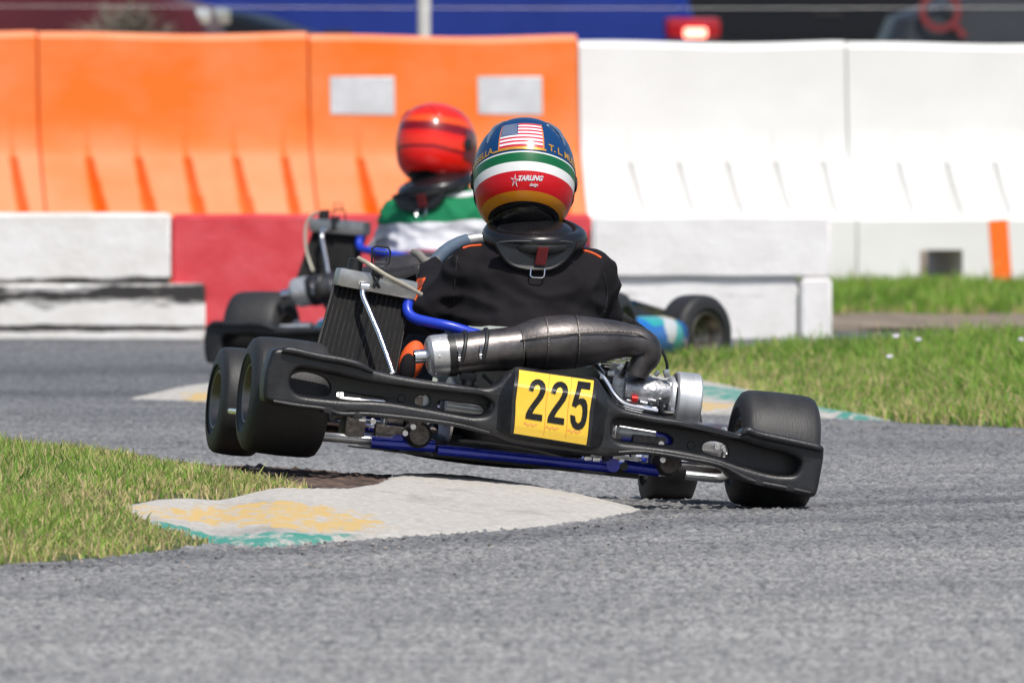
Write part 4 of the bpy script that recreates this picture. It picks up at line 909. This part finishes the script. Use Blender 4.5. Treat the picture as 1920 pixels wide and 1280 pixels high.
    q = MB(); q.box((0, .62, -.03), (.16, .20, .13), bev=.02); q.build('fuel_tank', M['clear'], root)
    for sx in (-1, 1):
        q = MB(); q.tube([(sx * .14, 1.16, -.08), (sx * .14, 1.12, .04)], .007, 8, False); q.box((sx * .14, 1.11, .05), (.06, .02, .06), bev=.005); q.build('pedal', M['alu'], root)

def livery(name):
    m, n, l, b = newmat(name); tc = n.new('ShaderNodeTexCoord'); mp = n.new('ShaderNodeMapping'); mp.inputs['Rotation'].default_value = (.5, .4, .7); l.new(tc.outputs['Object'], mp.inputs[0])
    t = n.new('ShaderNodeTexVoronoi'); t.inputs['Scale'].default_value = 9; l.new(mp.outputs[0], t.inputs['Vector'])
    s = n.new('ShaderNodeSeparateColor'); l.new(t.outputs['Color'], s.inputs[0])
    r = n.new('ShaderNodeValToRGB'); r.color_ramp.interpolation = 'CONSTANT'; e = r.color_ramp.elements; e[0].color = (.01, .16, .55, 1); e[1].position = .45; e[1].color = (.02, .42, .40, 1)
    for p, c in ((.66, (.02, .30, .10)), (.76, (.62, .50, .22)), (.86, (.75, .06, .03)), (.93, (.7, .7, .7))): x = e.new(p); x.color = (*c, 1)
    l.new(s.outputs[0], r.inputs[0]); l.new(r.outputs[0], b.inputs['Base Color']); b.inputs['Roughness'].default_value = .3; b.inputs['Coat Weight'].default_value = .5
    return m
M['livery'] = livery('blue_green_livery')
kart1 = empty('go_kart', K1); tag(kart1, 'black and blue racing kart numbered 225 cornering on two wheels', 'go-kart', 'racing go-karts')
kart_parts(kart1, {'pod': M['brownpod'], 'panel': M['black'], 'steer': 1, 'flz': -.020, 'frz': -.030})
K2 = kart_matrix(806, 82.8, .141, R(-21), R(-.2))
kart2 = empty('go_kart', K2); tag(kart2, 'racing kart with blue green bodywork turning right past the red blocks', 'go-kart', 'racing go-karts')
M['panel2'] = bandmat('green_blue_panel', [(-1, (.06, .60, .10)), (.215, (.30, .22, .13)), (.30, (.10, .28, .60))], rough=.4, coat=.3, lo=0, hi=.5, wob=.05)
kart_parts(kart2, {'pod': M['livery'], 'panel': M['panel2'], 'two': True, 'steer': -22, 'flz': -.01, 'frz': -.012})

# ------------------------------------------------------------------ drivers
def body_mesh(name, m, two=False):
    q = MB(); c = q.cap
    c((0, .24, .02), K(990, 610, .22), .13, .145); c(K(990, 610, .22), K(1000, 520, .23), .145, .13)
    q.ell(K(1000, 545, .215), (.185, .115, .14)); q.ell(K(985, 612, .20), (.18, .125, .13)); q.ell(K(985, 650, .17), (.16, .13, .12)); q.ell(K(1005, 500, .22), (.155, .09, .075))
    c(K(893, 500, .23), K(1108, 512, .23), .058, .058); c(K(960, 478, .24), K(1045, 480, .24), .055, .055); c(K(1000, 490, .25), K(992, 420, .30), .060, .048)
    # left arm reaching to the steering wheel
    c(K(886, 506, .23), K(815, 582, .27), .062, .054); c(K(815, 582, .27), K(812, 510, .56), .052, .034)
    # right arm
    c(K(1112, 518, .23), K(1128, 585, .30), .060, .052); c(K(1128, 585, .30), K(1040, 540, .60), .050, .034)
    # legs and boots
    for sx in (-1, 1):
        c((sx * .09, .20, -.01), (sx * .17, .64, .13), .085, .062); c((sx * .17, .64, .13), (sx * .14, 1.02, .0), .058, .040)
        c((sx * .14, 1.02, .0), (sx * .14, 1.10, .05), .040, .034); c((sx * .14, 1.0, -.03), (sx * .14, 1.09, .08), .038, .028)
    return fuse(q, name, m, .0075, 8, .015, 7)
BODY = body_mesh('person', M['suit'])
def glove(px, py, yl, side, m):
    q = MB(); p = K(px, py, yl)
    q.ell(p + Vector((0, -.005, -.008)), (.024, .040, .030)); c = q.cap
    for i in range(4):       # four fingers wrapped over the rim
        o = p + Vector((side * (-.012 + .002 * i), .028 - .004 * i, .030 - i * .019)); l_ = (.030, .034, .032, .025)[i]
        a = o; b = o + Vector((side * -.012, l_ * .9, .004)); d = b + Vector((side * .020, l_ * .35, -.004)); e = d + Vector((side * .018, -l_ * .5, -.002))
        c(a, b, .0105, .010, 10); c(b, d, .010, .0095, 10); c(d, e, .0095, .0085, 10)
    a = p + Vector((side * .010, -.004, .022)); c(a, a + Vector((side * .020, .014, .020)), .012, .011, 10); c(a + Vector((side * .020, .014, .020)), a + Vector((side * .030, .034, .024)), .011, .009, 10)
    return fuse(q, 'glove', m, .0035, 3)

HA, HB, HC = .1235, .142, .138
def hpt(lon, z, off=0.0):
    """helmet surface in head frame; lon 0 = back of the head, + to the right"""
    s = max(-1, min(1, z / HC)); cph = max(0, 1 - abs(s) ** 2.25) ** (1 / 2.25)
    if z < -.04: cph = cph * (1 + .10 * ((-.04 - z) / .08)) if z > -.12 else cph * 1.10
    b = HB if math.cos(lon) > 0 else HB * (1.02 + .12 * min(1, max(0, (.03 - z) / .08)))
    sl, cl = math.sin(lon), math.cos(lon)
    x = sl * HA * cph; y = -cl * b * cph
    p = Vector((x, y, z)); return p + Vector((x / HA ** 2, y / HB ** 2, z / HC ** 2)).normalized() * off
def helmet_mesh(m):
    q = MB(); n = 64; zs = [-.121, -.119, -.112, -.10, -.085, -.07, -.05, -.03, -.01, .01, .03, .05, .07, .085, .10, .112, .122, .130, .135, .1375]
    vs = [hpt(2 * math.pi * k / n, z) for z in zs for k in range(n)]; fs = [(i * n + k, i * n + (k + 1) % n, (i + 1) * n + (k + 1) % n, (i + 1) * n + k) for i in range(len(zs) - 1) for k in range(n)]
    t = len(vs); vs.append(Vector((0, 0, HC))); fs += [((len(zs) - 1) * n + k, (len(zs) - 1) * n + (k + 1) % n, t) for k in range(n)]
    # turned-in lower rim
    b0_ = len(vs); vs += [hpt(2 * math.pi * k / n, -.119) * .86 + Vector((0, 0, -.016)) for k in range(n)]; fs += [(k, b0_ + k, b0_ + (k + 1) % n, (k + 1) % n) for k in range(n)]
    c0 = len(vs); vs += [hpt(2 * math.pi * k / n, -.119) * .80 + Vector((0, 0, .02)) for k in range(n)]; fs += [(b0_ + k, c0 + k, c0 + (k + 1) % n, b0_ + (k + 1) % n) for k in range(n)]
    q.add(vs, fs); return q.mesh('helmet', m, 60)
def hpatch(l0, l1, z0, z1, off, nl=8, nz=6, skew=0.0):
    q = MB(); vs = [hpt(l0 + (l1 - l0) * i / nl, z0 + (z1 - z0) * j / nz + skew * ((l0 + (l1 - l0) * i / nl)), off) for j in range(nz + 1) for i in range(nl + 1)]
    fs = [(j * (nl + 1) + i, j * (nl + 1) + i + 1, (j + 1) * (nl + 1) + i + 1, (j + 1) * (nl + 1) + i) for j in range(nz) for i in range(nl)]; return vs, fs
def htext(txt, lon0, z0, size, m, slope=0.0, shear=0.0, name='lettering', bold=0.0, off=.0012):
    me = text_mesh(txt, size, shear, 0, bold)
    bm = bmesh.new(); bm.from_mesh(me); bmesh.ops.triangulate(bm, faces=bm.faces)
    for v in bm.verts: x, y = v.co.x, v.co.y; v.co = hpt(lon0 + x / .128, z0 + y + slope * x, off)
    bm.to_mesh(me); bm.free(); me.materials.clear(); me.materials.append(m); me.name = name; return me
def make_driver(Km, two):
    hc = K(983, 331, .30) if not two else K(983, 334, .30)
    top = link('person', BODY if not two else BODY.copy(), None, Km)
    if two: top.data.materials.clear(); top.data.materials.append(M['suit2'])
    yaw, pit, roll = (R(-7), R(-25), R(2)) if not two else (R(-24), R(-14), R(-4))
    hm = Matrix.Translation(hc) @ Matrix.Rotation(yaw, 4, 'Z') @ Matrix.Rotation(-R(6.3) if not two else 0, 4, 'Y') @ Matrix.Rotation(pit, 4, 'X') @ Matrix.Rotation(roll, 4, 'Y')
    he = link('helmet', helmet_mesh(M['helmet2'] if two else M['helmet1']), top, hm)
    # visor at the front with side pivots
    q = MB(); vs, fs = hpatch(R(95), R(265), -.055, .045, .003, 20, 6); q.add(vs, fs)
    q.build('visor', M['lampdark'] if two else M['glass'], he, fix=False)
    for s_ in (-1, 1):
        q = MB(); c0 = hpt(s_ * R(100), -.005, .001); q.lathe([(0, .020), (.004, .019), (.006, .014), (.006, .0001)], c0, (s_, .1, 0), 20); q.build('visor_pivot', M['black'], he)
    q = MB(); q.ell((0, .02, -.10), (.088, .098, .05)); q.build('neck_padding', M['collar'], he)
    if not two:
        # flag: border, stripes, canton, stars
        l0, l1, z0, z1 = R(-32), R(18), .014, .083; q = MB(); vs, fs = hpatch(l0 - .03, l1 + .03, z0 - .004, z1 + .002, .0008, 10, 8); q.add(vs, fs); q.build('flag_border', M['fg'], he, fix=False)
        q = MB(); h_ = (z1 - z0) / 13
        for i in range(13):
            q.mi = i % 2; la = l0
            vs, fs = hpatch(la, l1, z1 - (i + 1) * h_, z1 - i * h_, .0016, 10, 1); q.add(vs, fs)
        q.mi = 2; vs, fs = hpatch(l0, l0 + (l1 - l0) * .42, z1 - 7 * h_, z1, .0022, 6, 5); q.add(vs, fs); q.mi = 0
        q.mi = 1
        for r_ in range(9):
            for c_ in range(6 if r_ % 2 == 0 else 5):
                lc = l0 + (l1 - l0) * .42 * ((c_ + .55 + (.5 if r_ % 2 else 0)) / 6.1); zc = z1 - 7 * h_ * (r_ + .7) / 9.4
                vs = []
                for k in range(10): a_ = k * math.pi / 5; rr = .0019 if k % 2 == 0 else .0009; vs.append(hpt(lc + rr * math.sin(a_) / .13, zc + rr * math.cos(a_), .0027))
                q.add(vs, [tuple(range(10))])
        q.build('flag_decal', [M['fr'], M['fw'], M['fb']], he, fix=False)
        q = MB(); vs, fs = hpatch(R(-40), R(22), .006, .0105, .0012, 14, 1); q.add(vs, fs); q.build('gold_line', M['gold'], he, fix=False)
        link('lettering', htext('T. L. MUSSELLA', R(61), .014, .024, M['gold'], -.05, 0, bold=.0006), he)
        link('lettering', htext('MUSSELLA', R(-65), .012, .0235, M['gold'], .05, 0, bold=.0006), he)
        sil = mat('silver_print', (.72, .72, .74), .3, .3)
        link('lettering', htext('TARLING', R(4), -.067, .016, sil, .06, .35, bold=.0007), he)
        link('lettering', htext('design', R(9), -.081, .0095, sil, .06, .3, bold=.0003), he)
        q = MB()
        vs = [hpt(R(-14) + (.013 if k % 2 == 0 else .0042) * math.sin(k * math.pi / 5 + .15) / .13, -.072 + (.017 if k % 2 == 0 else .0046) * math.cos(k * math.pi / 5 + .15), .0014) for k in range(10)]; q.add(vs, [tuple(range(10))]); q.build('star_logo', sil, he, fix=False)
        q = MB(); vs = [hpt(R(-14) + (.0075 if k % 2 == 0 else .0026) * math.sin(k * math.pi / 5 + .15) / .13, -.072 + (.0095 if k % 2 == 0 else .003) * math.cos(k * math.pi / 5 + .15), .0022) for k in range(10)]; q.add(vs, [tuple(range(10))]); q.build('star_logo', M['fr'], he, fix=False)
    # aerodynamic lips on the crown
    for s_ in (-1, 1):
        q = MB(); q.tube([hpt(s_ * R(52), .045, .000), hpt(s_ * R(50), .065, .002), hpt(s_ * R(46), .085, .003), hpt(s_ * R(34), .102, .002)], [.002, .005, .006, .003], 8, sub=5, flat=.6); q.build('crown_lip', M['helmet2'] if two else mat('smoked_trim', (.10, .15, .22), .15, coat=1), he)
    # neck brace
    nb_m = Matrix.Translation(K(1003, 438, .212)) @ Matrix.Rotation(R(-6), 4, 'Y') @ Matrix.Rotation(R(13), 4, 'X')
    q = MB(); q.tube([(.106 * math.sin(a), -.108 * math.cos(a), .004 * math.cos(2 * a)) for a in [2 * math.pi * i / 28 for i in range(28)]], .021, 14, False, closed=True, flat=.95)
    q.ell((0, .005, .0), (.100, .104, .034)); nb = q.build('neck_brace', M['collar'], top, nb_m)
    q = MB(); q.tube([(.109 * math.sin(a), -.112 * math.cos(a), -.008) for a in [2 * math.pi * i / 28 for i in range(28)]], .019, 12, False, closed=True); q.build('brace_edge', M['black'], nb)
    PAN = [(928, 456), (940, 478), (956, 495), (980, 503), (1003, 505), (1028, 504), (1050, 493), (1066, 476), (1078, 456), (1050, 450), (1003, 450), (955, 450)]
    pc = K(1003, 470, .12)
    def pm(x, z, d): 
        k = (x - pc.x); return (x, .100 + 1.8 * k * k + d - .13 * (z - pc.z), z)
    me = curve_plate([loc2(PAN, .12)], .009, .004, pm, 'brace_panel', M['collarpanel'], sub=4); link('brace_panel', me, top)
    q = MB(); lo = loc2(PAN, .12); ce = Vector((pc.x, pc.z))
    ring_ = []
    N = len(lo)
    for a_, b__ in lo: k = Vector((a_, b__)); ring_.append(Vector(pm(k.x, k.y, -.006)))
    q.tube(ring_[:9], .006, 8, sub=4); q.build('brace_piping', M['collar'], top)
    def onp(px, py, d): v = K(px, py, .12); return Vector(pm(v.x, v.z, d))
    q = MB(); q.add([onp(1003, 464, -.026), onp(1023, 464, -.026), onp(1019, 497, -.014), onp(999, 496, -.014), onp(1003, 463, -.006), onp(1023, 463, -.006), onp(1019, 497, -.006), onp(999, 496, -.006)], [(0, 1, 2, 3), (7, 6, 5, 4), (0, 4, 5, 1), (1, 5, 6, 2), (2, 6, 7, 3), (3, 7, 4, 0)]); q.build('brace_tag', M['redtag'], top)
    q = MB(); q.tube([onp(992, 503, -.012), onp(990, 516, -.020), onp(994, 520, -.021), onp(1012, 521, -.021), onp(1016, 517, -.020), onp(1018, 504, -.012)], .0018, 8, False); q.build('metal_loop', M['chrome'], top)
    # gloves
    gm = mat('grey_glove', (.20, .185, .17), .7)
    gl = glove(806, 512, .60, -1, gm); link('glove', gl, top); g2 = glove(1042, 538, .62, 1, gm); link('glove', g2, top)
    return top, he
p1, h1 = make_driver(K1, False)
tag(p1, 'person in black suit and tricolour helmet leaning in the kart numbered 225', 'person', 'kart drivers')
K2p = K2 @ Matrix.Translation((-.05, 0, .036)) @ Matrix.Rotation(R(-2), 4, 'Y')
p2, h2 = make_driver(K2p, True)
tag(p2, 'person in red helmet and white green suit driving the farther kart', 'person', 'kart drivers')
# trim on the leading driver's suit, wrapped on the body surface
from mathutils.bvhtree import BVHTree
bt = BVHTree.FromPolygons([v.co for v in BODY.vertices], [p.vertices[:] for p in BODY.polygons])
def on_body(px, py, off=.001):
    dl = (K1i.to_3x3() @ (W(px, py, 30) - Vector((0, 0, H)))).normalized(); h = bt.ray_cast(C_l, dl)
    return (h[0] + h[1] * off) if h[0] is not None else None
def body_tube(pts, r, m, name, flat=1):
    ps = [on_body(*p) for p in pts]; ps = [p for p in ps if p is not None]
    if len(ps) > 1: MB().tube(ps, r, 8, True, flat=flat, sub=3).build(name, m, p1)
body_tube([(868, 466), (880, 462), (892, 461), (903, 460)], .0028, M['orange'], 'orange_piping')
body_tube([(1092, 470), (1105, 473), (1117, 478), (1127, 484)], .0028, M['orange'], 'orange_piping')
body_tube([(858, 480), (856, 500), (853, 530), (852, 565)], .0016, M['collarpanel'], 'suit_seam')
body_tube([(1128, 490), (1134, 520), (1138, 555), (1132, 585)], .0016, M['collarpanel'], 'suit_seam')
def body_patch(poly, m, name, step=1.3):
    xs = np.arange(min(p[0] for p in poly), max(p[0] for p in poly) + step, step); ys = np.arange(min(p[1] for p in poly), max(p[1] for p in poly) + step, step)
    pts = {}; q = MB(); vs = []
    for j, y in enumerate(ys):
        for i, x in enumerate(xs):
            if inpoly(poly, np.array([float(x)]), np.array([float(y)]))[0]:
                h = on_body(float(x), float(y), .0015)
                if h is not None: pts[(i, j)] = len(vs); vs.append(h)
    fs = []
    for (i, j) in pts:
        k = [(i, j), (i + 1, j), (i + 1, j + 1), (i, j + 1)]
        if all(t in pts for t in k):
            f = [pts[t] for t in k]
            if max((vs[f[a]] - vs[f[b]]).length for a in range(4) for b in range(a)) < .04: fs.append(tuple(f))
    if fs: q.add(vs, fs); q.build(name, m, p1, fix=False)
body_patch([(776, 520), (800, 520), (792, 540), (780, 566), (772, 560)], M['orange'], 'orange_sleeve_panel')
# orange thigh panel seen between radiator and silencer
q = MB(); q.ell(L(772, 676, .03), (.030, .03, .050), rot=Matrix.Rotation(R(12), 3, 'Y')); q.build('hip_pad', M['orange'], p1)
q = MB(); q.ell(L(764, 690, -.0), (.020, .02, .036)); q.build('hip_pad_trim', M['suit'], p1)

# ------------------------------------------------------------------ parked cars behind the barriers
def car_paint(name, c, c2=None, rough=.3): return mat(name, c, rough + .1, .0, var=.12, scale=3, coat=.12, spec=.25)
def make_car(label, loc, yaw, paint, Ln=4.5, Wd=1.78, Ht=1.45, belt=.95, hood=.98, trunk=1.05, suv=False, lz=-.24, lw=.34):
    root = empty('parked_car', Matrix.Translation(loc) @ Matrix.Rotation(yaw, 4, 'Z')); tag(root, label, 'car', 'cars parked behind the barriers')
    h = Ln / 2; hw = Wd / 2
    body = [(-h, .32), (-h - .03, .55), (-h + .02, .80), (-h + .10, trunk - .06), (-h + .30, trunk), (-h + .95 if not suv else -h + .2, trunk + .02), (h - 1.35, hood + .04), (h - .5, hood - .07), (h - .12, hood - .20), (h, .62), (h + .02, .45), (h - .05, .25)]
    def arch(cx, r=.37): return [(cx + r * math.cos(a), .22 + r * math.sin(a) * .98) for a in [math.pi * i / 10 for i in range(11)]]
    body = body + arch(h - .85) + arch(-h + .80)
    secs = [(-1, .0, .93), (-.96, .015, .985), (-.85, 0, 1), (.85, 0, 1), (.96, .015, .985), (1, .0, .93)]
    q = MB(); n = len(body); vs = []
    for s_, z_, k in [(-1, 0, .965), (-.97, 0, .985), (-.90, 0, 1), (.90, 0, 1), (.97, 0, .985), (1, 0, .965)]:
        for x, z in body:
            up = max(0, (z - .62)) * .16; vs.append((x * k, s_ * (hw - up), z * (1 if z < .7 else (.985 + .015 * (k == 1)))))
    fs = [(j * n + i, j * n + (i + 1) % n, (j + 1) * n + (i + 1) % n, (j + 1) * n + i) for j in range(5) for i in range(n)]
    tri = [tuple(t) for t in tessellate_polygon([[Vector((x, z, 0)) for x, z in body]])]; fs += tri + [tuple(i + 5 * n for i in t)[::-1] for t in tri]
    q.add(vs, fs); q.build('body', paint, root, sharp=30)
    rr = -h + (.25 if suv else .75); gh = [(rr, trunk - .01), (rr + (.12 if suv else .62), Ht - .06), (rr + (.3 if suv else .85), Ht), (h - 2.05, Ht), (h - 1.9, Ht - .03), (h - 1.15, hood + .02)]
    def house(q, sc, zc, sh=0):
        n = len(gh); vs = []
        for s_ in (-1, 1):
            for x, z in gh: vs.append((x * sc, s_ * (hw - .08 - (z - .95) * .32 + sh), z - zc))
        q.add(vs, [tuple(range(n)), tuple(range(n, 2 * n))[::-1]] + [(i, (i + 1) % n, n + (i + 1) % n, n + i) for i in range(n)])
    q = MB(); house(q, 1, 0); q.build('windows', M['glass'], root, sharp=20)
    q = MB(); ra, rb = gh[1], gh[4]; q.box(((ra[0] + rb[0]) / 2, 0, Ht + .005), (rb[0] - ra[0] + .1, Wd - .16 - .9 * .32, .05), bev=.02)
    for s_ in (-1, 1):
        for (xa, za), (xb, zb) in ((gh[0], gh[1]), (gh[4], gh[5]), ((-.1, belt + .05), (-.1, Ht))): q.tube([(xa, s_ * (hw - .075 - (za - .95) * .32), za), (xb, s_ * (hw - .075 - (zb - .95) * .32), zb)], .035, 6, False)
    q.build('roof', paint, root)
    for x in (h - .85, -h + .80):
        for s_ in (-1, 1):
            w = empty('wheel', Matrix.Translation((x, s_ * (hw - .12), .32)), root)
            MB().lathe([(-.10, .20), (-.11, .29), (-.08, .32), (.08, .32), (.11, .29), (.10, .20)], (0, 0, 0), (0, 1, 0), 28).build('tyre', M['asphaltcar'], w)
            q = MB(); q.lathe([(-.09, .21), (-.02, .19), (-.02, .04), (-.04, .0001)], (0, 0, 0), (0, -s_, 0), 24)
            q.build('rim', M['alu'], w)
    for s_ in (-1, 1):
        MB().box((h - .12, s_ * (hw - .24), hood + lz), (.09, lw, .08), Matrix.Rotation(-s_ * R(14), 3, 'Z'), .03).build('headlight', M['lampclear'], root)
        MB().box((-h + .10, s_ * (hw - .19), .845), (.30, .34, .11), Matrix.Rotation(s_ * R(12), 3, 'Z'), .035).build('tail_light', M['lampred'], root)
        MB().box((h - 1.5, s_ * (hw + .05), 1.0), (.10, .16, .12), bev=.03).build('mirror', paint, root)
        MB().box((-.3, s_ * (hw + .0 - .04), .82), (.16, .03, .03), bev=.01).build('door_handle', M['black'], root)
    for x in (h - .02, -h + .0): MB().box((x, 0, .42), (.16, Wd - .12, .22), bev=.05).build('bumper', paint, root)
    return root
gz = .31
maroon = car_paint('maroon_paint', (.075, .010, .014)); blue = car_paint('blue_paint', (.004, .020, .18)); blackp = car_paint('black_paint', (.003, .003, .004)); greyp = car_paint('grey_paint', (.028, .032, .038))
def cx(px, d): return (px - 960) * d / S
make_car('maroon car parked nose right at the far left', (cx(432, 119.2) - 2.25, 120.1, gz), R(-3), maroon, trunk=1.06, hood=1.14, lz=-.24, lw=.24)
make_car('black low car between the maroon and the blue cars', (cx(650, 124.8) - 2.2, 125.7, gz), R(-4), blackp)
bl_car = make_car('blue car showing its red tail lamp above the white barriers', (cx(1312, 130.6) - 2.30, 131.5, gz), R(187), blue, hood=1.0, trunk=1.10)
make_car('black parked car between the blue car and the grey one', (cx(1475, 140), 141.5, gz + .1), R(176), blackp, trunk=1.08)
sv = make_car('grey parked car with red roundel at the far right', (cx(1632, 122) + 2.3, 123.2, gz), R(181), greyp, suv=True, Ht=1.7, trunk=1.15, hood=1.1, Ln=4.6, lz=-.48)
q = MB(); q.lathe([(-.004, .07), (-.004, .105), (.004, .105), (.004, .07)], (1.97, .895, .93), (0, 1, 0), 28, True); q.box((1.88, .893, .84), (.035, .01, .10), Matrix.Rotation(R(40), 3, 'Y')); q.build('red_roundel', mat('red_graphic', (.16, .02, .025), .5), sv)

# small emissive block added at the outer end of the blue car's tail lamp
lm, ln_, ll_, lb_ = newmat('lamp_emissive'); lb_.inputs['Base Color'].default_value = (.8, .1, .08, 1); lb_.inputs['Emission Color'].default_value = (1, .28, .20, 1); lb_.inputs['Emission Strength'].default_value = 5
MB().box((-2.18, .83, .82), (.12, .12, .05), Matrix.Rotation(R(12), 3, 'Z'), .015).build('tail_lamp_spot', lm, bl_car)

# wire fence with a white post in front of the cars
f = empty('wire_fence', Matrix.Translation((cx(795, 114.4), 114.4, .05))); tag(f, 'thin wire fence with slim white posts behind the barriers', 'fence')
for k in (-2, -1, 0, 1, 2): MB().tube([(k * 5.2, 0, 0), (k * 5.2, 0, 1.9)], .030, 14, False).build('post', M['post'], f)
for z in (1.20, 1.27, 1.55, 1.8):
    MB().tube([(-10.4 + 2.08 * i, 0, z + .006 * math.sin(i * 2)) for i in range(11)], .0012, 6).build('wire', M['wire'], f)
# dry spiky plant standing before the maroon car
pl = MB(); c0 = Vector((cx(235, 117), 117, .2)); g2_ = np.random.default_rng(4)
stem = MB(); stem.tube([c0, c0 + Vector((.02, 0, .9))], [.03, .012], 8, False); st = stem.build('shrub', mat('twig', (.09, .07, .05), .9))
vs, fs, tn = [], [], []
for i in range(2600):
    a = g2_.uniform(0, 2 * math.pi); e = g2_.uniform(-.2, 1.5); r_ = g2_.uniform(.1, .36); o = c0 + Vector((0, 0, .78)); dr = Vector((math.cos(a) * math.cos(e), math.sin(a) * math.cos(e), math.sin(e)))
    p = o + dr * r_ * .8 * g2_.uniform(.3, 1); t = p + (dr + Vector(g2_.normal(0, .5, 3))).normalized() * .085; s_ = dr.orthogonal().normalized() * .006
    k = len(vs); vs += [p - s_, p + s_, t]; fs.append((k, k + 1, k + 2)); tn += [g2_.uniform(.0, 1)] * 3
fo = MB(); fo.add(vs, fs); fo_o = fo.build('foliage', mat('dry_leaf', (.16, .14, .11), .9, var=.5, scale=8), st, fix=False, sharp=180); at = fo_o.data.attributes.new('tint', 'FLOAT', 'POINT'); at.data.foreach_set('value', tn)
tag(st, 'dry spiky shrub poking up above the orange barriers', 'shrub')
# far-off wood closing the view behind the parking ground
vs, fs, tn = [], [], []
for i in range(26000):
    x = g2_.uniform(-60, 60); top = 5.5 + 2.2 * noise.noise(Vector((x * .16, 0, 3))) + 1.2 * noise.noise(Vector((x * .7, 2, 0))); z = top * g2_.uniform(0, 1) ** .8; y = 190 + g2_.uniform(-2.5, 2.5) * (1 - z / 9)
    p = Vector((x, y, z)); a = Vector(g2_.normal(0, 1, 3)).normalized() * .32; b = Vector(g2_.normal(0, 1, 3)).normalized() * .32; k = len(vs); vs += [p, p + a, p + b]; fs.append((k, k + 1, k + 2)); tn += [g2_.uniform(0, .5)] * 3
wd = MB(); wd.add(vs, fs); wo = wd.build('woods', M['grass'], None, fix=False, sharp=180); at = wo.data.attributes.new('tint', 'FLOAT', 'POINT'); at.data.foreach_set('value', tn); tag(wo, 'distant wood beyond the parked cars', 'woods', kind='stuff')
